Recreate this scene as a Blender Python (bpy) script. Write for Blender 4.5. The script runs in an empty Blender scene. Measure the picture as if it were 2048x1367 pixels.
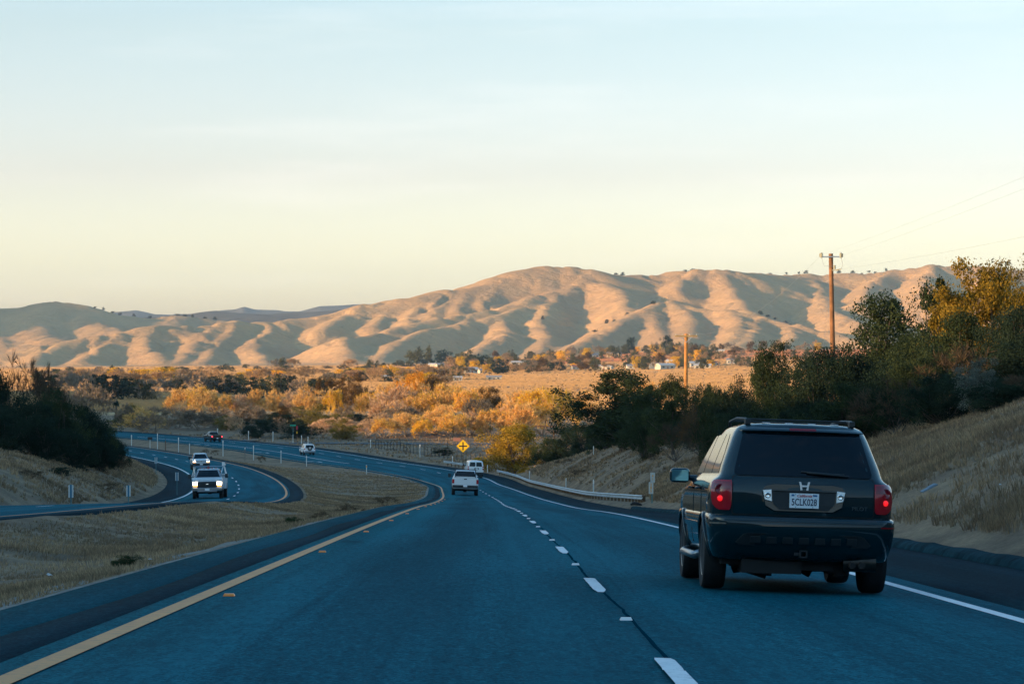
import bpy, bmesh, math, random
import numpy as np
from mathutils import Vector, Matrix, Euler
SC = bpy.context.scene
COL = SC.collection
rad = math.radians
# ---------------------------------------------------------------- camera constants (photo pixels, 2048 x 1367)
FPX, CXP, YH, HC = 5400.0, 1024.0, 720.0, 15.0      # focal length, centre column, horizon row, camera height over the valley floor
def P(px, py, d):
    return Vector(((px-CXP)/FPX*d, d, HC+(YH-py)/FPX*d))
# ---------------------------------------------------------------- tagging
def tag(o, label=None, cat=None, group=None, kind=None):
    if label: o['label'] = label
    if cat: o['category'] = cat
    if group: o['group'] = group
    if kind: o['kind'] = kind
    return o
def empty(name, loc, rot=(0,0,0), scale=1.0):
    o = bpy.data.objects.new(name, None); COL.objects.link(o)
    o.location = loc; o.rotation_euler = rot
    o.scale = (scale,)*3 if not hasattr(scale, '__len__') else scale
    o.empty_display_size = .3
    return o
def link(name, me, parent=None, loc=None):
    o = bpy.data.objects.new(name, me); COL.objects.link(o)
    if parent is not None: o.parent = parent
    if loc is not None: o.location = loc
    return o
def copy_tree(o, parent=None):
    c = o.copy(); COL.objects.link(c); c.parent = parent
    for ch in o.children: copy_tree(ch, c)
    return c
# ---------------------------------------------------------------- mesh builder
class MB:
    def __init__(s): s.v = []; s.f = []; s.mi = []; s.m = 0
    def add(s, vs, fs):
        b = len(s.v); s.v.extend([tuple(q) for q in vs])
        for f in fs: s.f.append(tuple(i+b for i in f)); s.mi.append(s.m)
        return s
    def box(s, c, d, rot=None, taper=(1,1)):
        hx, hy, hz = d[0]/2, d[1]/2, d[2]/2
        vs = []
        for z in (-1, 1):
            tx, ty = (taper if z > 0 else (1,1))
            for (x, y) in ((-1,-1),(1,-1),(1,1),(-1,1)):
                q = Vector((x*hx*tx, y*hy*ty, z*hz))
                if rot is not None: q = rot @ q
                vs.append((c[0]+q.x, c[1]+q.y, c[2]+q.z))
        return s.add(vs, [(3,2,1,0),(4,5,6,7),(0,1,5,4),(1,2,6,5),(2,3,7,6),(3,0,4,7)])
    def tube(s, pts, rs, n=8, caps=True):
        pts = [Vector(p) for p in pts]
        if not hasattr(rs, '__len__'): rs = [rs]*len(pts)
        vs = []; fs = []
        up = None
        for i, p in enumerate(pts):
            a = pts[max(i-1,0)]; b = pts[min(i+1, len(pts)-1)]
            t = (b-a).normalized()
            if up is None:
                up = Vector((0,0,1)) if abs(t.z) < .9 else Vector((1,0,0))
            sx = t.cross(up).normalized(); up2 = sx.cross(t).normalized(); up = up2
            for k in range(n):
                an = 2*math.pi*k/n
                vs.append(p + sx*math.cos(an)*rs[i] + up2*math.sin(an)*rs[i])
        for i in range(len(pts)-1):
            for k in range(n):
                k2 = (k+1) % n
                fs.append((i*n+k, i*n+k2, (i+1)*n+k2, (i+1)*n+k))
        if caps:
            fs.append(tuple(range(n))); fs.append(tuple(reversed([(len(pts)-1)*n+k for k in range(n)])))
        return s.add(vs, fs)
    def lathe(s, prof, c=(0,0,0), axis='z', n=20):
        vs = []; fs = []
        for (r, h) in prof:
            for k in range(n):
                a = 2*math.pi*k/n; x, y = r*math.cos(a), r*math.sin(a)
                q = {'z':(x,y,h), 'y':(x,h,y), 'x':(h,x,y)}[axis]
                vs.append((c[0]+q[0], c[1]+q[1], c[2]+q[2]))
        for i in range(len(prof)-1):
            for k in range(n):
                k2 = (k+1) % n; fs.append((i*n+k, i*n+k2, (i+1)*n+k2, (i+1)*n+k))
        fs.append(tuple(range(n))); fs.append(tuple((len(prof)-1)*n+k for k in reversed(range(n))))
        return s.add(vs, fs)
    def prism(s, poly, fmap, t0, t1):
        n = len(poly); vs = [fmap(u, v, t0) for u, v in poly] + [fmap(u, v, t1) for u, v in poly]
        fs = [tuple(range(n)), tuple(reversed(range(n, 2*n)))] + [(i, i+n, (i+1) % n+n, (i+1) % n) for i in range(n)]
        return s.add(vs, fs)
    def grid(s, rows):
        nr, nc = len(rows), len(rows[0]); vs = [p for r in rows for p in r]
        fs = [(i*nc+j, i*nc+j+1, (i+1)*nc+j+1, (i+1)*nc+j) for i in range(nr-1) for j in range(nc-1)]
        return s.add(vs, fs)
    def build(s, name, mats, parent=None, smooth=False, bevel=0, seg=2, loc=None, fix=True):
        me = bpy.data.meshes.new(name); me.from_pydata(s.v, [], s.f); me.update()
        if fix:
            bm = bmesh.new(); bm.from_mesh(me); bmesh.ops.recalc_face_normals(bm, faces=bm.faces); bm.to_mesh(me); bm.free()
        if not isinstance(mats, (list, tuple)): mats = [mats]
        for m in mats: me.materials.append(m)
        if len(mats) > 1: me.polygons.foreach_set('material_index', s.mi)
        if smooth is True: me.polygons.foreach_set('use_smooth', [True]*len(me.polygons))
        elif smooth:
            me.polygons.foreach_set('use_smooth', [True]*len(me.polygons)); me.set_sharp_from_angle(angle=rad(smooth))
        o = link(name, me, parent, loc)
        if bevel:
            b = o.modifiers.new('bevel', 'BEVEL'); b.width = bevel; b.segments = seg; b.limit_method = 'ANGLE'; b.angle_limit = rad(35)
            b.harden_normals = False
        return o
def np_mesh(name, V, Q, mats, smooth=False, mi=None, uv=None, attr=None):
    """V (n,3) float, Q (m,k) int"""
    me = bpy.data.meshes.new(name)
    V = np.asarray(V, dtype=np.float32); Q = np.asarray(Q, dtype=np.int32)
    me.vertices.add(len(V)); me.vertices.foreach_set('co', V.ravel())
    k = Q.shape[1]
    me.loops.add(Q.size); me.loops.foreach_set('vertex_index', Q.ravel())
    me.polygons.add(len(Q)); me.polygons.foreach_set('loop_start', np.arange(0, Q.size, k, dtype=np.int32))
    me.polygons.foreach_set('loop_total', np.full(len(Q), k, dtype=np.int32))
    if not isinstance(mats, (list, tuple)): mats = [mats]
    for m in mats: me.materials.append(m)
    if mi is not None: me.polygons.foreach_set('material_index', np.asarray(mi, dtype=np.int32))
    if smooth: me.polygons.foreach_set('use_smooth', np.ones(len(Q), dtype=bool))
    if uv is not None:
        l = me.uv_layers.new(name='UVMap'); l.data.foreach_set('uv', np.asarray(uv, dtype=np.float32)[Q.ravel()].ravel())
    if attr is not None:
        for an, av in attr.items():
            a = me.attributes.new(an, 'FLOAT', 'POINT'); a.data.foreach_set('value', np.asarray(av, dtype=np.float32))
    me.update(calc_edges=True)
    return me
# ---------------------------------------------------------------- materials
def srgb(r, g, b):
    f = lambda c: c/12.92 if c <= .04045 else ((c+.055)/1.055)**2.4
    return (f(r/255), f(g/255), f(b/255), 1)
def new_mat(name):
    m = bpy.data.materials.new(name); m.use_nodes = True
    nt = m.node_tree; b = nt.nodes['Principled BSDF']
    return m, nt, b
def mat(name, col, rough=.6, metal=0, spec=.5, noise=0, nscale=8, coat=0, bump=0, bscale=40, emit=None, estr=0, trans=0):
    m, nt, b = new_mat(name); L = nt.links
    col = tuple(col[:3])+(1,)
    b.inputs['Roughness'].default_value = rough; b.inputs['Metallic'].default_value = metal
    b.inputs['Specular IOR Level'].default_value = spec
    b.inputs['Coat Weight'].default_value = coat; b.inputs['Coat Roughness'].default_value = .04
    tc = nt.nodes.new('ShaderNodeTexCoord')
    if noise:
        n = nt.nodes.new('ShaderNodeTexNoise'); n.inputs['Scale'].default_value = nscale; n.inputs['Detail'].default_value = 5
        L.new(tc.outputs['Object'], n.inputs['Vector'])
        r = nt.nodes.new('ShaderNodeMapRange'); r.inputs[1].default_value = .3; r.inputs[2].default_value = .7
        r.inputs[3].default_value = 1-noise; r.inputs[4].default_value = 1+noise
        L.new(n.outputs[0], r.inputs[0])
        x = nt.nodes.new('ShaderNodeMix'); x.data_type = 'RGBA'; x.blend_type = 'MULTIPLY'; x.inputs[0].default_value = 1
        x.inputs[6].default_value = col; L.new(r.outputs[0], x.inputs[7]); L.new(x.outputs[2], b.inputs['Base Color'])
    else: b.inputs['Base Color'].default_value = col
    if bump:
        n2 = nt.nodes.new('ShaderNodeTexNoise'); n2.inputs['Scale'].default_value = bscale; n2.inputs['Detail'].default_value = 4
        L.new(tc.outputs['Object'], n2.inputs['Vector'])
        bp = nt.nodes.new('ShaderNodeBump'); bp.inputs['Strength'].default_value = bump; bp.inputs['Distance'].default_value = .02
        L.new(n2.outputs[0], bp.inputs['Height']); L.new(bp.outputs[0], b.inputs['Normal'])
    if emit:
        b.inputs['Emission Color'].default_value = tuple(emit[:3])+(1,); b.inputs['Emission Strength'].default_value = estr
    if trans: b.inputs['Transmission Weight'].default_value = trans
    return m
class NT:
    """tiny node helper"""
    def __init__(s, m): s.nt = m.node_tree; s.L = s.nt.links
    def n(s, t, **kw):
        x = s.nt.nodes.new('ShaderNode'+t)
        for k, v in kw.items(): setattr(x, k, v)
        return x
    def noise(s, vec, scale, detail=4, rough=.55, dist=0):
        x = s.n('TexNoise'); x.inputs['Scale'].default_value = scale; x.inputs['Detail'].default_value = detail
        x.inputs['Roughness'].default_value = rough; x.inputs['Distortion'].default_value = dist
        s.L.new(vec, x.inputs['Vector']); return x.outputs[0]
    def mapr(s, v, a, b, c, d, smooth=False):
        x = s.n('MapRange'); x.clamp = True
        if smooth: x.interpolation_type = 'SMOOTHSTEP'
        for i, q in enumerate((a, b, c, d)): x.inputs[i+1].default_value = q
        s.L.new(v, x.inputs[0]); return x.outputs[0]
    def mix(s, f, a, b, mode='MIX'):
        x = s.n('Mix', data_type='RGBA', blend_type=mode)
        for sock, q in ((0, f), (6, a), (7, b)):
            if hasattr(q, 'links'): s.L.new(q, x.inputs[sock])
            elif hasattr(q, '__len__'): x.inputs[sock].default_value = tuple(q[:3])+(1,)
            else: x.inputs[sock].default_value = q
        return x.outputs[2]
    def math(s, op, a, b=0.0, c=None):
        x = s.n('Math', operation=op)
        for i, q in enumerate((a, b) if c is None else (a, b, c)):
            if hasattr(q, 'links'): s.L.new(q, x.inputs[i])
            else: x.inputs[i].default_value = q
        return x.outputs[0]
    def scalev(s, vec, sc):
        x = s.n('Mapping'); x.inputs['Scale'].default_value = sc; s.L.new(vec, x.inputs['Vector']); return x.outputs[0]
    def ramp(s, v, stops):
        x = s.n('ValToRGB'); e = x.color_ramp.elements
        while len(e) < len(stops): e.new(.5)
        for i, (p, c) in enumerate(stops): e[i].position = p; e[i].color = tuple(c[:3])+(1,)
        s.L.new(v, x.inputs[0]); return x.outputs[0]
    def bump(s, h, strength, dist):
        x = s.n('Bump'); x.inputs['Strength'].default_value = strength; x.inputs['Distance'].default_value = dist
        s.L.new(h, x.inputs['Height']); return x.outputs[0]
# ================================================================ roads as curves x(y), heights z(y)
def spl(pts):
    pts = np.array(pts, float); xs, ys = pts[:,0], pts[:,1]
    d = np.gradient(ys, xs)
    def f(q):
        q = np.asarray(q, float); i = np.clip(np.searchsorted(xs, q)-1, 0, len(xs)-2)
        h = xs[i+1]-xs[i]; t = np.clip((q-xs[i])/h, -8, 9); tt = np.clip(t, 0, 1)
        r = (2*tt**3-3*tt**2+1)*ys[i]+(tt**3-2*tt**2+tt)*h*d[i]+(-2*tt**3+3*tt**2)*ys[i+1]+(tt**3-tt**2)*h*d[i+1]
        return r + np.where(t < 0, (t)*h*d[i], 0) + np.where(t > 1, (t-1)*h*d[i+1], 0)
    return f
def lin(pts):
    pts = np.array(pts, float)
    return lambda q: np.interp(q, pts[:,0], pts[:,1])
def smoothed(f, w):
    def g(q):
        q = np.asarray(q, float); return sum(f(q+k*w)*c for k, c in ((-1,.2),(-.5,.2),(0,.2),(.5,.2),(1,.2)))
    return g
# right white edge line of the carriageway the camera drives on
Wx = smoothed(spl([(-200,6.3),(0,4.69),(60,4.2),(100,3.75),(133,3.25),(165,2.85),(197,2.2),(232,1.2),(265,.2),(300,-1.4),(342,-4.0),(370,-8.8),(411,-20.8),(440,-28.8),(462,-36.5),(490,-48.5),(520,-62),(560,-82),(600,-104),(660,-140),(760,-205),(900,-300)]), 10)
YO = smoothed(lin([(-300,7.19),(275,7.19),(318,8.6),(345,11.2),(385,14.0),(900,14.0)]), 14)
zY = smoothed(spl([(-200,7.3),(-60,1.45),(0,-1.07),(60,-3.6),(100,-5.42),(133,-7.05),(165,-8.52),(197,-9.9),(232,-11.25),(280,-12.95),(318,-14.05),(345,-14.5),(378,-14.75),(420,-14.85),(490,-14.7),(560,-14.7),(700,-14.75),(900,-14.8)]), 9)
CF = lin([(-300,.033),(300,.033),(420,.01),(900,.0)])
# yellow line of the opposite carriageway
Lx = smoothed(spl([(-200,-14.5),(0,-13.4),(70,-13.2),(115,-13.2),(140,-13.4),(165,-14.2),(200,-16.7),(255,-22.8),(290,-28.2),(340,-38),(390,-50.5),(430,-62),(470,-76),(510,-93),(550,-114),(600,-144),(700,-210),(900,-340)]), 10)
zLy = smoothed(spl([(-200,7.6),(0,-.9),(70,-4.05),(115,-6.0),(135,-7.15),(160,-8.35),(180,-9.1),(200,-9.75),(255,-11.0),(290,-11.6),(340,-12.5),(430,-13.6),(500,-14.4),(600,-14.7),(900,-14.8)]), 9)
CFL = lin([(-300,-.02),(900,-.02)])
def cosf(f, y):
    s = (f(y+1.)-f(y-1.))/2.; return 1/np.sqrt(1+s*s)
RS, LS = 3.05, 1.2                  # right shoulder, inner shoulder of the main carriageway
L_LANES, L_SH = 7.2, 2.5
def zW(y): return zY(y)-CF(y)*YO(y)+HC
def zMain(y, o): return zW(y)-CF(y)*o
def zLeft(y, o): return zLy(y)+HC-CFL(y)*o
def main_pt(y, o, dz=0.0):
    y = float(y); return Vector((float(Wx(y)+o/cosf(Wx, y)), y, float(zMain(y, o))+dz))
def left_pt(y, o, dz=0.0):
    y = float(y); return Vector((float(Lx(y)+o/cosf(Lx, y)), y, float(zLeft(y, o))+dz))
# ================================================================ value noise (numpy)
_rs = np.random.RandomState(7); _perm = _rs.rand(256, 256)
def vnoise(x, y):
    xi = np.floor(x).astype(int); yi = np.floor(y).astype(int); fx = x-xi; fy = y-yi
    fx = fx*fx*fx*(fx*(fx*6-15)+10); fy = fy*fy*fy*(fy*(fy*6-15)+10)
    g = lambda a, b: _perm[a & 255, b & 255]
    return (g(xi,yi)*(1-fx)+g(xi+1,yi)*fx)*(1-fy)+(g(xi,yi+1)*(1-fx)+g(xi+1,yi+1)*fx)*fy-.5
def fbm(x, y, o=4, g=.5):
    r = 0; a = 1.; f = 1.
    for k in range(o): r = r+a*vnoise(x*f+17.3*k, y*f-9.1*k); a *= g; f *= 2.03
    return r
def sstep(a, b, v):
    t = np.clip((v-a)/(b-a), 0, 1); return t*t*(3-2*t)
# ================================================================ near ground height
FLOOR = -.5                          # valley floor (world z), camera at z = HC
capR = lin([(-420,44),(-100,40),(-30,22),(0,14),(50,12),(90,9),(130,6.5),(170,5.2),(205,5.8),(250,7.2),(285,7.4),(305,6.0),(324,3.8),(341,1.3),(356,.05),(900,.05)])
posR = lin([(-300,1),(335,1),(358,0),(900,0)])
toeR = lin([(-400,.55),(110,.55),(150,1.2),(172,2.6),(215,2.0),(300,1.2),(900,.8)]); stR = lin([(-400,.52),(150,.52),(215,.9),(330,.95),(900,.5)])
capL = lin([(-420,44),(-100,40),(-30,20),(0,12),(60,10),(110,6.0),(150,4.6),(190,4.2),(230,3.8),(280,3.0),(330,1.6),(370,.3),(900,.05)])
posL = lin([(-300,1),(330,1),(390,0),(900,0)])
ridgeE = smoothed(lin([(-420,75),(-120,70),(-20,40),(50,33.5),(215,37),(285,28.5),(430,27.5),(565,26),(640,26),(700,27),(760,29),(900,34),(1080,42),(1190,38),(1300,20),(1380,-6),(9000,-10)]), 40)
def valley_z(x, y):
    t = x/np.maximum(y, 50.)*FPX+CXP            # direction (photo column)
    base = FLOOR+0*x
    # the floor climbs gently towards the foot of the hills
    yb = np.interp(t, [-800,0,500,900,1100,1300,1500,1700,2048,3000], [738,737,734,728,718,706,702,702,702,702])
    zb = HC+(YH-yb)/FPX*3950.
    k = sstep(1900, 3950, y)
    z = base*(1-k)+zb*k
    # river terrace: a low step between the cottonwoods and the fields
    z = z+1.6*sstep(1350, 1480, y+40*fbm(x*.004, y*.002, 2))
    z = z+np.where(y > 420, 1., np.clip((y-300)/120, 0, 1))*(.5*fbm(x*.03, y*.02, 3)+1.6*fbm(x*.006+5, y*.003, 2)*sstep(700, 2500, y))
    return z
def near_z(x, y):
    cM = cosf(Wx, y); oM = (x-Wx(y))*cM
    cL = cosf(Lx, y); oL = (x-Lx(y))*cL
    yo = YO(y); mL = -(yo+LS); lR = 1.2; lL = -(L_LANES+L_SH)
    val = valley_z(x, y)
    zr_edge = zMain(y, RS); zl_edge = zMain(y, mL)
    # right side
    s = np.maximum(oM-RS-toeR(y), 0)
    cap = capR(y)*(1+.28*fbm(y*.02, 0*y+3.1, 2)); cap = np.maximum(cap, .05)
    up = zr_edge+.12+cap*(1-np.exp(-stR(y)*s/cap))+.35*fbm(x*.12, y*.09, 3)*sstep(.5, 5, s)
    dn = np.maximum(zr_edge-.05-.3*np.maximum(s-1.0, 0), val)
    w = posR(y); right = up*w+dn*(1-w)
    far = sstep(60, 240, oM-RS); right = right*(1-far)+np.minimum(right, val+10)*far
    # median
    zlr = zLeft(y, lR)
    xa = Wx(y)+mL/cM; xb = Lx(y)+lR/cL
    u = np.clip((x-xb)/np.maximum(xa-xb, .5), 0, 1)
    med = zlr*(1-u)+zl_edge*u-.55*np.sin(np.pi*u)*np.clip((xa-xb)/8, 0, 1)+.16*fbm(x*.25, y*.14, 3)*np.sin(np.pi*u)
    # left side
    zll = zLeft(y, lL); s2 = np.maximum(lL-oL-.7, 0)
    capl = np.maximum(capL(y)*(1+.25*fbm(y*.018+9, 0*y, 2)), .05)
    upl = zll+.02+capl*(1-np.exp(-.62*s2/capl))+.3*fbm(x*.11+4, y*.08, 3)*sstep(.5, 5, s2)
    dnl = np.maximum(zll-.3*np.maximum(s2-1, 0), val)
    wl = posL(y); left = upl*wl+dnl*(1-wl)
    xr = -(.21*np.clip(y, -400, 1400)+78)
    E = ridgeE(y)+2.5*fbm(y*.012, 0*y+6, 3)
    rid = E-.40*np.maximum(x-xr, 0)-.02*np.maximum(xr-x, 0)
    rid = np.where(x-xr > -5, rid-.0*x, rid)
    left = np.maximum(left, rid)
    z = np.where(oM > RS, right, np.where(x > xa, zMain(y, np.clip(oM, mL, RS)), np.where(x > xb, med, np.where(oL > lL, zLeft(y, np.clip(oL, lL, lR)), left))))
    # carve under the carriageways so that the paved sheets lie on top
    inM = np.minimum(oM-mL, RS-oM); inL = np.minimum(oL-lL, lR-oL)
    z = z-.30*np.clip(inM/.3, 0, 1)-.30*np.clip(inL/.3, 0, 1)
    # an erosion gully in the median
    z = z-.5*np.exp(-((x+6.6+.5*np.sin(y*.12))/.35)**2)*sstep(48, 56, y)*(1-sstep(78, 92, y))
    # beyond the bend everything settles on the valley floor
    k = sstep(640, 760, y); z = z*(1-k)+np.maximum(val, rid)*k
    # heaps of earth beyond the junction
    for (px, d, r, h) in ((568,545,4,1.5),(690,560,6,1.2),(790,560,8,1.5),(865,550,6,1.9),(740,565,6,1.2)):
        cx = (px-CXP)/FPX*d; rr = ((x-cx)/r)**2+((y-d)/(r*.8))**2
        z = z+h*np.exp(-rr*1.4)*(1+.4*fbm(x*.4, y*.4, 2))
    return z
# ================================================================ hills: ridges traced along their crests, each at its own distance
CREST = [(-420,742,4200),(-150,728,4300),(30,707,4400),(110,692,4450),(200,674,4550),(290,657,4650),(340,653,4700),(420,650,4800),(500,645,4900),(590,639,5000),(660,632,5050),(740,613,5100),(800,601,5150),(840,599,5150),(900,582,5250),(950,577,5300),(1000,556,5400),(1040,541,5450),(1085,533,5500),(1150,537,5500),(1195,550,5550),(1280,551,5600),(1340,545,5650),(1400,539,5600),(1440,541,5600),(1500,546,5800),(1600,550,6000),(1690,548,6000),(1780,543,6000),(1860,531,6000),(1940,532,6000),(2100,545,6000),(2500,560,6000)]
SPURS = [
 [(150,684,4500),(85,705,4330),(60,728,4150)],[(235,668,4570),(205,693,4420),(160,720,4210)],
 [(318,655,4660),(292,674,4560),(288,690,4450),(308,705,4330),(330,730,4080)],
 [(430,646,4800),(405,668,4650),(388,690,4480),(365,708,4330),(355,730,4080)],
 [(465,642,4850),(455,668,4680),(425,695,4480),(405,728,4100)],
 [(575,640,4980),(545,659,4820),(520,674,4650),(510,692,4480),(525,712,4280),(540,736,3980)],
 [(735,609,5100),(700,626,5000),(660,644,4880),(640,658,4780)],
 [(1130,542,5480),(1165,563,5400),(1120,580,5280),(1075,592,5150),(1017,612,5000),(960,624,4900),(875,636,4780),(800,655,4600),(740,670,4450),(690,673,4350),(702,700,4150),(712,735,3900)],
 [(800,603,5150),(775,628,5020),(740,652,4850)],[(850,600,5150),(838,622,5020),(815,640,4900)],[(905,583,5250),(880,606,5100),(868,628,4950)],[(955,578,5300),(930,600,5150),(915,622,4980)],[(1010,556,5400),(985,580,5280),(972,610,5080)],
 [(1060,597,5080),(1010,628,4860),(930,643,4720),(848,659,4520),(800,682,4330),(770,710,4130),(745,738,3870)],
 [(1000,632,4850),(1000,655,4640),(1012,672,4450),(965,700,4230),(905,732,3950)],
 [(1165,564,5380),(1115,590,5180),(1092,612,5020),(1080,640,4800),(1082,662,4600),(1092,690,4370),(1082,712,4170),(1050,738,3880)],
 [(1165,563,5400),(1200,566,5320),(1238,580,5180),(1258,600,5020),(1262,618,4860)],
 [(1400,540,5600),(1360,560,5450),(1352,580,5300)],
 [(1436,542,5600),(1442,556,5500),(1462,576,5330),(1480,602,5120),(1500,620,4900)],
 [(1352,602,4900),(1290,620,4760),(1240,640,4600),(1190,670,4380),(1150,695,4180),(1120,720,4000)],
 [(1330,606,4880),(1305,630,4720),(1308,655,4520),(1318,680,4320),(1305,708,4050)],
 [(1352,603,4900),(1376,622,4740),(1380,642,4560),(1368,668,4350),(1352,702,4060)],
 [(1352,602,4900),(1410,619,4780),(1455,622,4700),(1482,640,4520),(1462,662,4350),(1448,695,4080)],
 [(1455,622,4700),(1520,634,4620),(1600,650,4520),(1670,666,4420),(1740,690,4230),(1800,708,4050)],
 [(1520,634,4620),(1496,660,4380),(1478,695,4080)],[(1600,650,4520),(1575,676,4280),(1560,700,4060)],
 [(1620,552,6000),(1640,590,5500),(1665,620,5050),(1720,645,4750)],[(1780,543,6000),(1735,575,5600),(1720,605,5200)],[(1862,531,6000),(1850,565,5600),(1885,600,5200)],[(1990,538,6000),(1960,575,5600),(1990,620,5000)],
]
BACK = [[(-700,600,6300),(-300,612,6300),(-60,619,6300),(0,618,6300),(60,616,6300),(98,604,6300),(140,608,6300),(180,620,6300),(240,631,6350),(300,639,6400),(345,633,6450),(390,635,6500),(440,642,6500),(520,652,6500)],
        [(-900,440,6300),(-720,448,6000),(-740,465,5600)],[(-420,600,5600),(-260,612,5700),(-120,640,5800)],  # first entry: unseen hill added beyond the left edge to shade this ridge
        [(98,605,6300),(75,628,6050),(72,652,5800),(95,675,5500)],[(20,622,6250),(0,650,5950),(-10,680,5500)],[(170,618,6300),(172,640,6000),(215,655,5800),(260,668,5500)],[(250,634,6350),(245,650,6100)],[(345,633,6450),(330,648,6200)]]
def ridge_field(x, y, lines, slope, r0):
    h = np.full(x.shape, -1e3)
    for ln in lines:
        w = [P(*q) for q in ln]
        for a, b in zip(w[:-1], w[1:]):
            ax, ay, az = a; dx, dy, dz = b.x-ax, b.y-ay, b.z-az; l2 = dx*dx+dy*dy
            t = np.clip(((x-ax)*dx+(y-ay)*dy)/l2, 0, 1)
            dd = np.sqrt((x-ax-t*dx)**2+(y-ay-t*dy)**2+r0*r0)-r0
            v = az+t*dz-slope*dd
            k = 5.0; m = np.maximum(h, v); h = m+np.where(np.abs(h-v) < 4*k, k*np.log1p(np.exp(-np.abs(h-v)/k))*.5, 0)*(h > -900)
    return h
def hill_z(x, y):
    val = valley_z(x, y)
    wx = x+16*fbm(x*.0035, y*.0035, 2)+5*fbm(x*.015, y*.015, 2); wy = y+16*fbm(x*.0035+31, y*.0035, 2)
    c = ridge_field(wx, wy, [CREST], .35, 35.); s = ridge_field(wx, wy, SPURS, .50, 13.); b = ridge_field(wx, wy, BACK, .38, 45.)
    h = np.maximum(np.maximum(c, s), b)
    k = 9.; m = np.maximum(c, s); h = m+k*np.log1p(np.exp(-np.abs(c-s)/k))*.4
    h = np.maximum(h, b)
    # gullies on the flanks
    g = np.abs(fbm(x*.011+3, y*.0045, 3)); act = sstep(4, 40, h-val)
    h = h-act*np.clip(.13-g, 0, 1)*38*(.4+.6*sstep(-.1, .3, fbm(x*.003, y*.003, 2)))
    r1 = 1-np.abs(fbm(x*.016+11+.6*fbm(x*.01, y*.01, 2), y*.006, 2))*4; h = h-act*2.6*np.clip(r1, 0, 1)**2
    h = h+act*(.9*fbm(x*.03, y*.03, 3))
    k2 = 4.; m = np.maximum(h, val); z = m+k2*np.log1p(np.exp(-np.abs(h-val)/k2))*.8
    # far blue ranges
    t = x/np.maximum(y, 1)*FPX+CXP
    sil = np.interp(t, [-900,-300,100,190,235,270,310,360,420,445,470,488,510,560,600,640,700,760,900,1400,2400], [650,640,640,633,626,622,628,632,627,622,620,614,620,620,625,617,616,612,600,590,600])
    zf = HC+(YH-sil)/FPX*15500.+40*fbm(x*.0012, y*.0012, 4)
    k3 = np.exp(-((y-15500)/2300)**2); z = np.maximum(z, zf*k3-20*(1-k3))
    sil2 = np.interp(t, [-900,200,300,420,520,600,680,760,1000,2400], [665,640,636,632,634,628,622,618,600,600])
    zf2 = HC+(YH-sil2)/FPX*10000.+34*fbm(x*.0025+8, y*.0025, 4)
    k4 = np.exp(-((y-10000)/1100)**2); z = np.maximum(z, zf2*k4-20*(1-k4))
    return z
def axis(segs):
    out = [segs[0][0]]
    for a, b, s0, s1 in segs:
        v = a; n = max(1, int(round((b-a)/((s0+s1)/2))))
        w = np.linspace(0, 1, n+1)[1:]; st = s0+(s1-s0)*w; c = np.cumsum(st); out += list(a+(b-a)*c/c[-1])
    return np.array(out)
def sheet(name, xs_of_y, ys, zf, m):
    U = np.array([xs_of_y(y) for y in ys]); Y = np.repeat(ys[:,None], U.shape[1], 1)
    Z = zf(U, Y); V = np.stack([U, Y, Z], -1).reshape(-1, 3)
    nr, nc = U.shape; i = np.arange(nr-1)[:,None]*nc+np.arange(nc-1)[None]
    Q = np.stack([i, i+1, i+nc+1, i+nc], -1).reshape(-1, 4)
    return link(name, np_mesh(name, V, Q, m, smooth=True))
# ---------------------------------------------------------------- ground materials
def ground_material():
    m, nt, b = new_mat('dry_grass_ground'); N = NT(m); tc = N.n('TexCoord'); ob = tc.outputs['Object']
    geo = N.n('NewGeometry'); pos = geo.outputs['Position']
    n1 = N.noise(pos, .07, 5); n2 = N.noise(N.scalev(pos, (1,.35,1)), .9, 6, .65); n3 = N.noise(pos, 9., 3, .7)
    c1 = N.mix(N.mapr(n1, .35, .65, 0, 1), (.25,.163,.105), (.165,.114,.077))
    c2 = N.mix(N.mapr(n2, .42, .68, 0, .85), c1, (.32,.22,.135))
    c3 = N.mix(N.mapr(n2, .25, .42, .8, 0), c2, (.09,.062,.042))
    n6 = N.noise(pos, .16, 4, .6); c3 = N.mix(N.mapr(n6, .50, .66, 0, .6), c3, (.085,.062,.044))
    c4 = N.mix(N.mapr(n3, .3, .7, 0, 1), N.mix(1, c3, (.72,.72,.72), 'MULTIPLY'), N.mix(1, c3, (1.25,1.25,1.22), 'MULTIPLY'))
    N.L.new(c4, b.inputs['Base Color']); b.inputs['Roughness'].default_value = .95; b.inputs['Specular IOR Level'].default_value = .1
    h = N.math('ADD', N.math('MULTIPLY', n3, .5), n2)
    N.L.new(N.bump(h, .9, .12), b.inputs['Normal'])
    return m
def valley_material():
    m, nt, b = new_mat('valley_fields'); N = NT(m); geo = N.n('NewGeometry'); pos = geo.outputs['Position']
    n1 = N.noise(N.scalev(pos, (1,.3,1)), .006, 4); n2 = N.noise(pos, .08, 5, .7)
    n4 = N.noise(N.scalev(pos, (.25,1,1)), .0045, 2)
    c = N.mix(N.mapr(n1, .4, .6, 0, 1), (.62,.40,.205), (.52,.33,.18))
    c = N.mix(N.mapr(n4, .56, .60, 0, .75), c, (.27,.135,.085))
    c = N.mix(N.mapr(n2, .35, .7, .45, 0), c, (.22,.15,.09))
    N.L.new(c, b.inputs['Base Color']); b.inputs['Roughness'].default_value = 1; b.inputs['Specular IOR Level'].default_value = .05
    N.L.new(N.bump(N.noise(pos, .5, 4, .8), .5, 1.0), b.inputs['Normal'])
    return m
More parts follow.
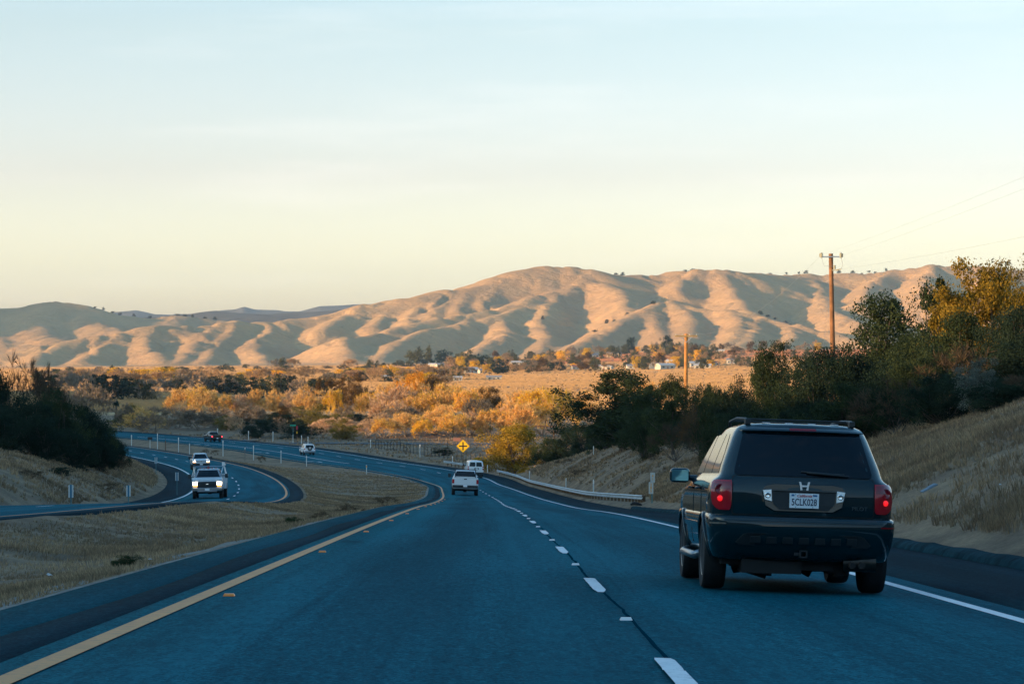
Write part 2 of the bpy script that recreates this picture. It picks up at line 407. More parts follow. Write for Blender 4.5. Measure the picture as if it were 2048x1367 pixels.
def hill_material():
    m, nt, b = new_mat('golden_hills'); N = NT(m); geo = N.n('NewGeometry'); pos = geo.outputs['Position']
    n1 = N.noise(pos, .003, 4); n2 = N.noise(pos, .03, 6, .7); n3 = N.noise(N.scalev(pos, (1,.5,1)), .13, 5, .75)
    c = N.mix(N.mapr(n1, .38, .62, 0, 1), (.60,.352,.168), (.50,.295,.15))
    c = N.mix(N.mapr(n2, .45, .7, 0, .5), c, (.55,.36,.18))
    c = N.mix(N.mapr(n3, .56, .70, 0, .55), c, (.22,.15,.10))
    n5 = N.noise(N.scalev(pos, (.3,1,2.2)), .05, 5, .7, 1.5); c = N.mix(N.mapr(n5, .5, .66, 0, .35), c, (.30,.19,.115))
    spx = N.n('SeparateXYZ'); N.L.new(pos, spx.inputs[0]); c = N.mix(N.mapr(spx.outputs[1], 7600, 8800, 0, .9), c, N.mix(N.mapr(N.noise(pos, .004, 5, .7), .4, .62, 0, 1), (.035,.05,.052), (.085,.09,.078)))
    N.L.new(c, b.inputs['Base Color']); b.inputs['Roughness'].default_value = 1; b.inputs['Specular IOR Level'].default_value = .05
    N.L.new(N.bump(N.math('ADD', N.noise(pos, .11, 5, .75), N.math('MULTIPLY', N.noise(pos, .02, 3), 2.5)), .6, 6.), b.inputs['Normal'])
    return m
M_GROUND = ground_material(); M_VALLEY = valley_material(); M_HILL = hill_material()
_yn = axis([(-420,-160,20,9),(-160,0,9,2),(0,25,1.,.7),(25,140,.7,1.3),(140,330,1.3,2.6),(330,760,2.6,6)])
_xn = axis([(-420,-150,24,7),(-150,-60,5,2.2),(-60,-26,1.5,.7),(-26,20,.5,.5),(20,60,.7,3),(60,180,5,18)])
def _xs(y):
    # the columns follow the road's bend
    k = np.clip((y-120)/440, 0, 1); sh = (float(Wx(min(y, 620)))-4.6)
    return _xn+sh
tag(sheet('ground', _xs, _yn, near_z, M_GROUND), kind='structure')
_yv = axis([(760,1500,7,11),(1500,3700,14,40)])
_t = axis([(-1.5,-.32,.12,.02),(-.32,-.21,.006,.0028),(-.21,.21,.0018,.0018),(.21,.32,.0028,.006),(.32,1.5,.02,.12)])
def valley_full(x, y):
    xr = -(.21*np.clip(y, -400, 1400)+78); E = ridgeE(y)+2.5*fbm(y*.012, 0*y+6, 3)
    return np.maximum(valley_z(x, y), E-.40*np.maximum(x-xr, 0)-.02*np.maximum(xr-x, 0))-.02
tag(sheet('valley_floor', lambda y: _t*y, np.concatenate([[752.], _yv]), valley_full, M_VALLEY), kind='structure')
_yh = axis([(3700,3900,30,12),(3900,5700,7,9),(5700,6700,14,30),(6700,9000,120,200),(9000,11000,120,120),(11000,17500,200,300)])
_th = axis([(-1.5,-.34,.1,.02),(-.34,-.2,.005,.0016),(-.2,.2,.0011,.0011),(.2,.34,.0016,.005),(.34,1.5,.02,.1)])
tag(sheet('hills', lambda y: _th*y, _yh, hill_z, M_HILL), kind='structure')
# ================================================================ paving and markings
def asphalt(name, c0, c1, dark, rough=.85, streak=1.):
    m, nt, b = new_mat(name); N = NT(m); uv = N.n('UVMap'); uv.uv_map = 'UVMap'; u = uv.outputs[0]
    geo = N.n('NewGeometry'); pos = geo.outputs['Position']
    sx = N.n('SeparateXYZ'); N.L.new(u, sx.inputs[0])
    grain = N.noise(pos, 30., 3, .75); g2 = N.noise(pos, 7., 4, .7); big = N.noise(N.scalev(u, (.55,.035,1)), 1.2, 5, .6); st = N.noise(N.scalev(u, (3.2,.02,1)), 1.4, 4, .6)
    c = N.mix(N.mapr(big, .38, .62, 0, 1), tuple(q*.86 for q in c0), tuple(q*1.1 for q in c1))
    c = N.mix(N.mapr(st, .52, .75, 0, .55*streak), c, dark)
    c = N.mix(N.mapr(grain, .35, .68, 0, 1), N.mix(1, c, (.45,.47,.5), 'MULTIPLY'), N.mix(1, c, (1.7,1.65,1.6), 'MULTIPLY'))
    c = N.mix(N.mapr(g2, .3, .7, 0, 1), N.mix(1, c, (.88,.88,.88), 'MULTIPLY'), N.mix(1, c, (1.1,1.1,1.1), 'MULTIPLY'))
    cs = N.math('COSINE', N.math('MULTIPLY', N.math('ADD', sx.outputs[0], 1.8), 6.2832/3.6)); wob = N.noise(N.scalev(u, (.3,.05,1)), 1.5, 3)
    c = N.mix(N.math('MULTIPLY', N.mapr(cs, .35, 1.0, 0, .5*streak), N.mapr(wob, .3, .7, .4, 1.)), c, dark)
    trk = N.mapr(cs, -.25, .1, 1, 0); c = N.mix(N.math('MULTIPLY', N.math('MULTIPLY', trk, N.mapr(cs, -1, -.5, .25, 1)), .35*streak), c, tuple(q*1.25 for q in c1))
    crk = N.noise(N.scalev(u, (.9,.10,1)), 2.2, 6, .75, 1.2); c = N.mix(N.mapr(N.math('ABSOLUTE', N.math('SUBTRACT', crk, .5)), .0, .006, .55*streak, 0), c, dark)
    g3 = N.noise(N.scalev(u, (1,.16,1)), 13., 4, .8); c = N.mix(N.mapr(g3, .33, .67, 0, 1), N.mix(1, c, (.74,.76,.78), 'MULTIPLY'), N.mix(1, c, (1.30,1.27,1.24), 'MULTIPLY'))
    # joint lines across and dark patched spots
    v = N.math('MULTIPLY', sx.outputs[1], .021); vf = N.math('FRACT', N.math('ADD', v, N.math('MULTIPLY', big, .02)))
    c = N.mix(N.mapr(vf, .0, .0016, .5*streak, 0), c, dark)
    sp = N.noise(N.scalev(u, (.62,.2,1)), 1., 2, .4)
    c = N.mix(N.mapr(sp, .70, .76, 0, .7*streak), c, dark)
    N.L.new(c, b.inputs['Base Color']); b.inputs['Roughness'].default_value = rough; b.inputs['Specular IOR Level'].default_value = .015
    N.L.new(N.bump(N.math('ADD', grain, N.math('MULTIPLY', g2, .6)), .5, .012), b.inputs['Normal'])
    return m
M_ROAD = asphalt('asphalt_lanes', (.004,.082,.108), (.006,.102,.134), (.002,.043,.060))
M_SHOULD = asphalt('asphalt_shoulder', (.004,.024,.034), (.006,.031,.043), (.002,.014,.021), streak=.8)
M_SHOULD2 = asphalt('asphalt_median_shoulder', (.004,.058,.076), (.006,.072,.092), (.003,.022,.033), streak=.5)
def paint(name, col, wear=.5):
    m, nt, b = new_mat(name); N = NT(m); geo = N.n('NewGeometry'); pos = geo.outputs['Position']
    n = N.noise(pos, 9., 6, .8); n2 = N.noise(pos, 1.1, 3)
    c = N.mix(N.mapr(n, .50, .66, 0, wear), col, (.06,.07,.075)); c = N.mix(N.mapr(n2, .4, .7, 0, .3), c, tuple(q*.6 for q in col))
    N.L.new(c, b.inputs['Base Color']); b.inputs['Roughness'].default_value = .6; return m
M_WHITE = paint('white_road_paint', (.74,.74,.74)); M_YELLOW = paint('yellow_road_paint', (.68,.25,.055))
def strip(name, ptf, y0, y1, o0, o1, m, dz=0., n=1, step=2., skirt=0., o0f=None, o1f=None):
    """a paved band between two offsets from a road's reference line; rows run across"""
    ys = np.arange(y0, y1+.01, step); ys[-1] = y1
    V = []; UV = []; cols = n+1+(2 if skirt else 0)
    for y in ys:
        a = o0 if o0f is None else o0f(y); b_ = o1 if o1f is None else o1f(y)
        row = [(a+(b_-a)*k/n) for k in range(n+1)]
        pts = [ptf(y, o, dz) for o in row]
        if skirt: pts = [pts[0]-Vector((0,0,skirt))]+pts+[pts[-1]-Vector((0,0,skirt))]; row = [row[0]]+row+[row[-1]]
        V += [tuple(p) for p in pts]; UV += [(o, y) for o in row]
    nr = len(ys); i = (np.arange(nr-1)[:,None]*cols+np.arange(cols-1)[None]).ravel()
    Q = np.stack([i, i+1, i+cols+1, i+cols], -1)
    return np_mesh(name, V, Q, m, uv=UV)
def road(name, me): return tag(link(name, me), kind='structure')
yoL = lambda y: -float(YO(y))-LS
yoY = lambda y: -float(YO(y))-.25
road('road', strip('road', main_pt, -150, 800, -8, .42, M_ROAD, 0, 6, 1.5, .45, o0f=yoY))
road('shoulder', strip('shoulder', main_pt, -150, 800, .42, RS, M_SHOULD, -.002, 3, 1.5, .45))
yoB = lambda y: -float(YO(y))-.62+.05*math.sin(y*.31)
road('shoulder', strip('shoulder', main_pt, -150, 800, -8, -8, M_SHOULD2, -.003, 2, 1.5, .45, o0f=yoL, o1f=yoB))
road('shoulder', strip('shoulder', main_pt, -150, 800, -8, -8, M_SHOULD, -.001, 1, 1.5, .45, o0f=yoB, o1f=yoY))
road('road', strip('road', left_pt, -150, 800, -L_LANES-.25, .25, M_ROAD, 0, 5, 1.5, .45))
road('shoulder', strip('shoulder', left_pt, -150, 800, .25, 1.2, M_SHOULD, -.002, 1, 1.5, .45))
road('shoulder', strip('shoulder', left_pt, -150, 800, -L_LANES-L_SH, -L_LANES-.25, M_SHOULD, -.002, 2, 1.5, .45))
DZ = .006
road('road_marking', strip('road_marking', main_pt, -60, 520, -.075, .075, M_WHITE, DZ))
road('road_marking', strip('road_marking', main_pt, -60, 520, 0, 0, M_YELLOW, DZ, o0f=lambda y: -float(YO(y))-.075, o1f=lambda y: -float(YO(y))+.065))
road('road_marking', strip('road_marking', left_pt, 20, 500, -.08, .08, M_YELLOW, DZ))
road('road_marking', strip('road_marking', left_pt, 20, 500, -L_LANES-.08, -L_LANES+.08, M_WHITE, DZ))
road('road_marking', strip('road_marking', main_pt, 389, 520, 0, 0, M_WHITE, DZ, o0f=lambda y: -float(YO(y))+4.75, o1f=lambda y: -float(YO(y))+4.95))
# lane dashes: rounded thermoplastic bars, slightly raised, with three transverse ribs
def dashes(ptf, off, ys, length, w=.064, ribs=True):
    V = []; F = []; UV = []
    for y in ys:
        prof = [0, .04, .10, .30, .33, .36, .64, .67, .70, .90, .96, 1.] if ribs else [0, 1.]
        hh = [.0, .009, .013, .013, .006, .013, .013, .006, .013, .013, .009, .0] if ribs else [0, 0]
        ww = [.45, .8, 1, 1, 1, 1, 1, 1, 1, 1, .8, .45] if ribs else [1, 1]
        b = len(V)
        for t, h, q in zip(prof, hh, ww):
            yy = y+length*t
            for s in (-1, 1): V.append(tuple(ptf(yy, off+s*w*q, DZ+h))); UV.append((s*w, yy))
        F += [(b+2*k, b+2*k+1, b+2*k+3, b+2*k+2) for k in range(len(prof)-1)]
    return np_mesh('road_marking', V, F, M_WHITE, uv=UV)
DASH0, DPER = 13.8, 13.05
road('road_marking', dashes(main_pt, -3.6, [DASH0+DPER*k for k in range(-3, 18)], 3.5))
road('road_marking', dashes(main_pt, -3.6, [DASH0+DPER*k for k in range(18, 40)], 3.4, ribs=False))
road('road_marking', dashes(left_pt, -3.6, [30+DPER*k for k in range(0, 38)], 3.4, ribs=False))
# tar seam along the lane joint
M_TAR = mat('tar_seam', (.002,.034,.050), .9, 0, .0)
def seam(y0, y1, off, w):
    V = []; UV = []; ys = np.arange(y0, y1, .5); rr = random.Random(3)
    for y in ys:
        c = off+.02*math.sin(y*.35)+rr.uniform(-.012,.012); 
        for s in (-1, 1): V.append(tuple(main_pt(y, c+s*w*rr.uniform(.6,1.2), .003))); UV.append((s, y))
    Q = [(2*k, 2*k+1, 2*k+3, 2*k+2) for k in range(len(ys)-1)]
    return np_mesh('road_marking', V, Q, M_TAR, uv=UV)
road('tar_seam', seam(2, 120, -3.57, .017))
# turn arrows in the turning lane
def arrow(y, o, left=True):
    V = []; F = []
    def q(pts): 
        b = len(V); V.extend(tuple(main_pt(y+a, o+c, DZ)) for c, a in pts); F.append(tuple(range(b, b+4)))
    q([(-.15,0),(.15,0),(.15,2.6),(-.15,2.6)]); q([(-.15,2.3),(.15,2.3),(-.7,3.4),(-.95,3.2)]); q([(-.5,3.9),(-.3,3.5),(-1.5,2.6),(-1.7,3.4)])
    return np_mesh('road_marking', V, F, M_WHITE)
for yy in (393, 432, 470): road('road_marking', arrow(yy, -float(YO(yy))+2.1))
# side road on the right of the junction and the gap in the median
def flat_road(name, pts, m):
    V = []; UV = []; d = 0
    for k, (x, y, wdt) in enumerate(pts):
        for s in (0, 1):
            z = float(near_z(np.array([x]), np.array([y+s*wdt]))[0]); V.append((x, y+s*wdt, z)); UV.append((s*wdt, x))
    zs = np.array([v[2] for v in V]); zs = np.maximum(zs, np.convolve(np.pad(zs, 2, 'edge'), np.ones(5)/5, 'valid'))+.12
    V = [(a, b_, float(c)) for (a, b_, _), c in zip(V, zs)]
    Q = [(2*k, 2*k+2, 2*k+3, 2*k+1) for k in range(len(pts)-1)]
    return np_mesh(name, V, Q, m, uv=UV)
M_SIDE = asphalt('asphalt_old', (.11,.12,.125), (.14,.15,.155), (.08,.085,.09), streak=.4)
_xe = float(Wx(500.))+RS
road('side_road', flat_road('side_road', [(_xe-.2+3.0*k, 497-.1*k, 8.) for k in range(24)], M_SIDE))
# kerb: the low asphalt dike beside the right shoulder
M_KERB = mat('asphalt_dike', (.008,.032,.042), .95, 0, .02, noise=.5, nscale=2.2, bump=.8, bscale=14)
def dike(y0, y1):
    V = []; prof = [(0,.0),(.05,.09),(.16,.15),(.34,.155),(.46,.12),(.6,-.1)]; ys = np.arange(y0, y1, 1.)
    rr = random.Random(5)
    for y in ys:
        j = .012*math.sin(y*1.7)+rr.uniform(-.008,.006)
        V += [tuple(main_pt(y, RS-.03+o, h+(j if h > 0 else 0))) for o, h in prof]
    n = len(prof); i = (np.arange(len(ys)-1)[:,None]*n+np.arange(n-1)[None]).ravel()
    return np_mesh('kerb', V, np.stack([i, i+1, i+n+1, i+n], -1), M_KERB, smooth=True)
road('kerb', dike(-60, 142))
# pale gravel along the median edge of the paving
M_GRAVEL = mat('edge_gravel', (.17,.15,.125), .95, noise=.65, nscale=5, bump=.8, bscale=25)
def gravel_edge():
    V = []; ys = np.arange(-60, 360, 1.2); rr = random.Random(9); w = 1.1
    for y in ys:
        w += rr.uniform(-.25,.25); w = min(max(w, .6), 1.9)
        a = yoL(y)
        p0 = main_pt(y, a+.05, -.012); p1 = main_pt(y, a-w*.6, -.015); p2 = main_pt(y, a-w)
        z2 = float(near_z(np.array([p2.x]), np.array([p2.y]))[0]); p2.z = z2-.03
        z1 = float(near_z(np.array([p1.x]), np.array([p1.y]))[0]); p1.z = max(z1+.02, p0.z-.12)
        V += [tuple(p0), tuple(p1), tuple(p2)]
    i = (np.arange(len(ys)-1)[:,None]*3+np.arange(2)[None]).ravel()
    return np_mesh('gravel_verge', V, np.stack([i, i+1, i+4, i+3], -1), M_GRAVEL, smooth=True)
road('gravel_verge', gravel_edge())
# ================================================================ trees and shrubs
def gz(x, y):
    f = near_z if y < 755 else (valley_full if y < 3700 else hill_z)
    return float(f(np.array([float(x)]), np.array([float(y)]))[0])
def leaf_mat(name, c0, c1, trans=.3, var=.35, rough=1, isl=.32):
    m = bpy.data.materials.new(name); m.use_nodes = True; nt = m.node_tree
    for n in list(nt.nodes):
        if n.type != 'OUTPUT_MATERIAL': nt.nodes.remove(n)
    N = NT(m); out = [n for n in nt.nodes if n.type == 'OUTPUT_MATERIAL'][0]
    oi = N.n('ObjectInfo'); tc = N.n('TexCoord'); geo = N.n('NewGeometry')
    a = N.noise(tc.outputs['Object'], 1.3, 3, .6)
    c = N.mix(N.mapr(a, .36, .64, 0, 1), c0, c1)
    rp = geo.outputs['Random Per Island']
    c = N.mix(N.mapr(rp, 0, 1, 0, 1), N.mix(1, c, (1-isl,1-isl*.94,1-isl*.94), 'MULTIPLY'), N.mix(1, c, (1+isl,1+isl*.9,1+isl*.65), 'MULTIPLY'))
    c = N.mix(oi.outputs['Random'], N.mix(1, c, (1-var*.6,1-var*.5,1-var*.45), 'MULTIPLY'), N.mix(1, c, (1+var*.5,1+var*.35,1+var*.2), 'MULTIPLY'))
    d = N.n('BsdfDiffuse'); t = N.n('BsdfTranslucent'); mx = N.n('MixShader'); mx.inputs[0].default_value = trans
    N.L.new(c, d.inputs[0]); N.L.new(c, t.inputs[0]); N.L.new(d.outputs[0], mx.inputs[1]); N.L.new(t.outputs[0], mx.inputs[2]); N.L.new(mx.outputs[0], out.inputs[0])
    return m
M_BARK = mat('bark', (.085,.065,.05), .95, noise=.4, nscale=3, bump=.6, bscale=12)
M_BARKP = mat('pale_bark', (.26,.20,.145), .95, noise=.3, nscale=2)
L_OAK = leaf_mat('oak_leaves', (.030,.046,.026), (.060,.078,.034))
L_OAKY = leaf_mat('oak_leaves_yellowing', (.20,.15,.028), (.50,.30,.035))
L_OAK_SUN = leaf_mat('sunlit_oak_leaves', (.16,.115,.022), (.30,.19,.03))  # oak leaves with golden sunlight put into their colour
L_DARK = leaf_mat('evergreen_leaves', (.018,.034,.026), (.034,.052,.034))
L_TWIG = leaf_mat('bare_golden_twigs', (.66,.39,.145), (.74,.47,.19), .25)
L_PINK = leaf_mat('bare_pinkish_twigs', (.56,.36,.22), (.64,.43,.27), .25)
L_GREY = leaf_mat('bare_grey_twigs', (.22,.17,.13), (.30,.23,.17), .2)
L_YEL = leaf_mat('yellow_leaves', (.72,.40,.02), (.82,.52,.05), .35)
L_ORA = leaf_mat('orange_leaves', (.55,.23,.02), (.65,.32,.045), .35)
L_RUST = leaf_mat('rusty_leaves', (.09,.06,.025), (.20,.10,.03), .3)
L_WILL = leaf_mat('willow_leaves', (.16,.135,.04), (.30,.21,.05), .35)
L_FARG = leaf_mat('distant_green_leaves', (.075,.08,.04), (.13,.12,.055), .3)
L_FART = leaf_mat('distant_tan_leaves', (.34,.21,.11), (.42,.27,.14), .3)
L_SAGE = leaf_mat('pale_sage_leaves', (.07,.085,.075), (.15,.17,.15), .3)
L_BROWN = leaf_mat('brown_shrub_twigs', (.075,.055,.04), (.12,.085,.055), .2)
class Quads:
    def __init__(s): s.P = []; s.A = []; s.B = []
    def leaves(s, pos, size, rng, aspect=.5, droop=.0):
        n = len(pos); a = rng.normal(size=(n,3)); a[:,2] -= droop; a /= np.linalg.norm(a, axis=1)[:,None]
        b = rng.normal(size=(n,3)); b -= a*(a*b).sum(1)[:,None]; b /= np.linalg.norm(b, axis=1)[:,None]
        sz = size*(.65+.7*rng.rand(n))[:,None]
        s.P.append(pos); s.A.append(a*sz*.5); s.B.append(b*sz*.5*aspect)
    def twigs(s, p0, p1, w, rng):
        d = p1-p0; b = rng.normal(size=d.shape); b = np.cross(d, b); b /= (np.linalg.norm(b, axis=1)[:,None]+1e-9)
        s.P.append((p0+p1)/2); s.A.append(d*.5); s.B.append(b*(np.asarray(w)*.5)[:,None] if hasattr(w, '__len__') else b*w*.5)
    def mesh(s, name, m, mi=None):
        p, a, b = (np.concatenate(q) for q in (s.P, s.A, s.B)); n = len(p)
        V = np.stack([p-a, p+b, p+a, p-b], 1).reshape(-1, 3); Q = np.arange(4*n).reshape(n, 4)
        return np_mesh(name, V, Q, m, mi=mi)
def sph(n, rng):
    v = rng.normal(size=(n,3)); return v/np.linalg.norm(v, axis=1)[:,None]
def trunk_mesh(name, limbs, m, n=6):
    b = MB()
    for pts, rs in limbs: b.tube(pts, rs, n)
    me = bpy.data.meshes.new(name); me.from_pydata(b.v, [], b.f); me.materials.append(m)
    me.polygons.foreach_set('use_smooth', [True]*len(me.polygons)); me.update(); return me
def leafy(seed, m, nl=14000, leaf=.16, h=1.0, low=.12, spread=.5, lobes=9, nclump=120, clump=.085, bark=None, trunks=1, airy=.0):
    """unit-height tree: crown of leaf clumps on lobes, limbs reaching into the clumps"""
    rng = np.random.RandomState(seed); R = random.Random(seed)
    C = []; 
    for k in range(lobes):
        a = R.uniform(0, 6.28); r = spread*R.uniform(.15,.72); z = R.uniform(low+.08, .78)
        fall = 1-abs(z-.5)*.9
        C.append((np.array([r*math.cos(a)*fall, r*math.sin(a)*fall, z]), R.uniform(.16,.29)*(1+.2*spread)))
    C.append((np.array([R.uniform(-.08,.08), R.uniform(-.08,.08), .80]), .18))
    cc = []
    while len(cc) < nclump:
        c, r = C[R.randrange(len(C))]; d = sph(1, rng)[0]
        if d[2] < -.75: continue
        q = c+d*r*R.uniform(.55,1.12); q[2] = min(q[2], .985)
        if q[2] < low: continue
        cc.append(q)
    cc = np.array(cc); Q = Quads()
    per = rng.multinomial(nl, rng.dirichlet(np.ones(nclump)*3))
    for c, n in zip(cc, per):
        if n == 0: continue
        rr = clump*R.uniform(.6,1.35)*np.array([1.1,1.1,.8])
        Q.leaves(c+sph(n, rng)*rr*(rng.rand(n)[:,None]**.45), leaf, rng)
    # stray sprigs breaking the outline
    out = cc[rng.randint(0, len(cc), nl//9)]; dv = sph(len(out), rng); dv[:,2] = np.abs(dv[:,2])*.8
    Q.leaves(np.clip(out+dv*clump*(1.0+.9*rng.rand(len(out))[:,None]), -2, 1.03), leaf*.9, rng)
    limbs = []
    for t in range(trunks):
        a = R.uniform(0, 6.28); b0 = Vector((.06*math.cos(a)*(trunks > 1), .06*math.sin(a)*(trunks > 1), -.05))
        fork = Vector((R.uniform(-.05,.05)+b0.x*1.5, R.uniform(-.05,.05)+b0.y*1.5, low+R.uniform(.06,.14)))
        limbs.append(([b0, b0.lerp(fork, .5)+Vector((R.uniform(-.02,.02),)*2+(0,)), fork], [.034, .026, .022] if trunks == 1 else [.018,.014,.012]))
        for k in range(11 if trunks == 1 else 5):
            e = Vector(cc[R.randrange(len(cc))]); mid = fork.lerp(e, .5)+Vector((R.uniform(-.05,.05), R.uniform(-.05,.05), R.uniform(-.06,.04)))
            limbs.append(([fork, mid, e], [.015,.009,.003]))
            for j in range(2):
                e2 = Vector(cc[R.randrange(len(cc))])
                if (e2-mid).length < .4: limbs.append(([mid, mid.lerp(e2, .5)+Vector((0,0,.02)), e2], [.007,.005,.002]))
    return trunk_mesh('trunk', limbs, bark or M_BARK), Q.mesh('crown', m)
def twiggy(seed, m, depth=5, spread=.6, w=.0055, leaf_m=None, nleaf=0, leaf=.02, low=.10, stems=5, bark=None, dome=1.0, yl=None):
    """unit-height bare tree: forking limbs ending in fans of fine twigs"""
    R = random.Random(seed); rng = np.random.RandomState(seed); limbs = []; p0s = []; p1s = []; ws = []; tips = []
    def grow(p, d, ln, r, k):
        d = d.normalized(); e = p+d*ln
        if k <= 1 and r > .004: limbs.append(([p, p.lerp(e,.5)+Vector((R.uniform(-1,1),R.uniform(-1,1),R.uniform(-1,1)))*ln*.05, e], [r, r*.85, r*.7]))
        else: p0s.append(tuple(p)); p1s.append(tuple(e)); ws.append(max(r*1.3, w*.8))
        if k >= depth:
            for j in range(9):
                dd = (d+Vector((R.gauss(0,.45),R.gauss(0,.45),R.gauss(.12,.4)))).normalized()
                q = p.lerp(e, R.uniform(.2,1)); t = q+dd*ln*R.uniform(.6,1.3)
                p0s.append(tuple(q)); p1s.append(tuple(t)); ws.append(w); tips.append(tuple(t))
            return
        for j in range(R.choice((2,3,3)) if k else stems):
            if k == 0:
                a = 6.283*j/stems+R.uniform(-.4,.4); o = R.uniform(.15,1.0)*spread*1.6
                dd = Vector((math.cos(a)*o, math.sin(a)*o, R.uniform(.25,1.15)))
            else:
                dd = d+Vector((R.gauss(0,.42),R.gauss(0,.42),R.gauss(.10,.25)))
            grow(e if R.random() < .7 else p.lerp(e, R.uniform(.6,1)), dd, ln*R.uniform(.66,.86) if k else .26*R.uniform(.8,1.15), r*.62, k+1)
    grow(Vector((0,0,-.04)), Vector((R.uniform(-.1,.1),R.uniform(-.1,.1),1)), low+.04, .030, 0)
    p0 = np.array(p0s); p1 = np.array(p1s); wv = np.array(ws); tp = np.array(tips)
    zt = np.percentile(tp[:,2], 96); s = 1.0/zt
    p0 *= s; p1 *= s; tp *= s; wv = wv
    Q = Quads(); Q.twigs(p0, p1, wv, rng)
    nt_ = len(p0); mi = np.zeros(nt_, int)
    mats = [m]
    if nleaf:
        pick = tp[rng.randint(0, len(tp), nleaf)]
        if yl is not None:          # leaves kept only in part of the crown
            key = pick@np.array(yl); pick = pick[np.argsort(-key)[:int(nleaf*.62)]]
        Q.leaves(pick+rng.normal(size=pick.shape)*.018, leaf, rng); mi = np.concatenate([mi, np.ones(len(pick), int)]); mats = [m, leaf_m]
    limbs = [([Vector(q)*s for q in pts], [r*.8 for r in rs]) for pts, rs in limbs]
    return trunk_mesh('trunk', limbs, bark or M_BARKP, 5), Q.mesh('crown', mats, mi)
PROTO = {}
def proto(kind, i):
    k = (kind, i)
    if k in PROTO: return PROTO[k]
    s = sum(map(ord, kind))*7+i*131
    if kind == 'oak': r = leafy(s, L_OAK, 24000, .026, low=.10, spread=.66, lobes=13, nclump=170, clump=.085)
    elif kind == 'oak_open': r = leafy(s, L_OAK, 20000, .025, low=.20, spread=.75, lobes=13, nclump=150, clump=.09)
    elif kind == 'oak_gold': r = leafy(s, L_OAK_SUN, 24000, .025, low=.10, spread=.66, lobes=13, nclump=170, clump=.08)
    elif kind == 'oak_yellowing': r = leafy(s, L_OAKY, 20000, .030, low=.0, spread=.8, lobes=14, nclump=170, clump=.10)
    elif kind == 'shrub': r = leafy(s, L_DARK, 24000, .030, low=-.05, spread=.9, lobes=16, nclump=190, clump=.12, trunks=4)
    elif kind == 'shrub_olive': r = leafy(s, L_OAK, 24000, .030, low=-.05, spread=.9, lobes=16, nclump=190, clump=.12, trunks=4)
    elif kind == 'sage': r = leafy(s, L_SAGE, 7000, .03, low=.02, spread=.8, lobes=9, nclump=90, clump=.09, trunks=5)
    elif kind == 'brown': r = twiggy(s, L_BROWN, 5, .85, .0075, low=.03, stems=8, bark=M_BARK)
    elif kind == 'brown_leafy': r = twiggy(s, L_BROWN, 5, .8, .0075, L_RUST, 2600, .028, low=.03, stems=8, bark=M_BARK)
    elif kind == 'gold': r = twiggy(s, L_TWIG, 5, .75, .016, L_YEL, 1500, .026, low=.02, stems=12)
    elif kind == 'gold_leafy': r = twiggy(s, L_TWIG, 5, .7, .016, L_YEL, 5600, .034, low=.02, stems=11, yl=(1,.2,.5))
    elif kind == 'pink': r = twiggy(s, L_PINK, 5, .8, .016, low=.02, stems=12)
    elif kind == 'grey': r = twiggy(s, L_GREY, 5, .8, .016, L_WILL, 1500, .026, low=.02, stems=12)
    elif kind == 'yellow': r = twiggy(s, L_TWIG, 5, .6, .009, L_YEL, 9000, .038, low=.03, stems=9)
    elif kind == 'orange': r = leafy(s, L_ORA, 15000, .034, low=.0, spread=.75, lobes=13, nclump=150, clump=.10)
    elif kind == 'rust': r = leafy(s, L_RUST, 15000, .034, low=.0, spread=.8, lobes=13, nclump=150, clump=.10)
    elif kind == 'willow': r = leafy(s, L_WILL, 15000, .032, low=-.05, spread=.9, lobes=15, nclump=170, clump=.11, trunks=3)
    elif kind == 'dark_ever': r = leafy(s, L_DARK, 15000, .034, low=-.05, spread=.9, lobes=15, nclump=150, clump=.12, trunks=3)
    PROTO[k] = r; return r
NAMES = {'oak':('oak_tree','tree'),'oak_open':('oak_tree','tree'),'oak_gold':('oak_tree','tree'),'oak_yellowing':('oak_tree','tree'),'shrub':('shrub','shrub'),'shrub_olive':('shrub','shrub'),'sage':('shrub','shrub'),'brown':('shrub','shrub'),'brown_leafy':('shrub','shrub'),
 'gold':('cottonwood_tree','tree'),'gold_leafy':('cottonwood_tree','tree'),'pink':('cottonwood_tree','tree'),'grey':('bare_tree','tree'),'yellow':('cottonwood_tree','tree'),'orange':('autumn_tree','tree'),'rust':('autumn_tree','tree'),'willow':('willow_tree','tree'),'dark_ever':('evergreen_shrub','shrub')}
_tc = {}
def plant(kind, px, d, top, wpx, label, group=None, var=3, dy=0.):
    """a tree whose top stands in direction (px, top) at distance d, about wpx photo pixels wide"""
    x = (px-CXP)/FPX*d; z0 = gz(x, d)-.05; zt = HC+(YH-top)/FPX*d
    h = max(zt-z0, .12); wd = wpx/FPX*d
    i = _tc.get(kind, 0); _tc[kind] = i+1
    tm, cm = proto(kind, i % var)
    nm, cat = NAMES[kind]
    if '_w' not in cm:
        co = np.empty(len(cm.vertices)*3, np.float32); cm.vertices.foreach_get('co', co); co = co.reshape(-1,3)
        cm['_w'] = float(np.percentile(np.hypot(co[:,0], co[:,1]), 94 if kind in ('gold','gold_leafy','pink','grey','yellow','rust','orange') else 97)*2); cm['_h'] = float(np.percentile(co[:,2], 97.5 if kind in ('gold','gold_leafy','pink','grey','yellow','rust','orange') else 99.7))
    rz = random.Random(i*17+int(px)).uniform(0, 6.28)
    e = empty(nm, (x, d, z0), (0,0,rz), (wd/cm['_w'], wd/cm['_w'], h/cm['_h']))
    tag(e, label, cat, group)
    link('trunk', tm, e); link('crown', cm, e)
    return e
RB = 'dense shrubs and oaks on the right bank'
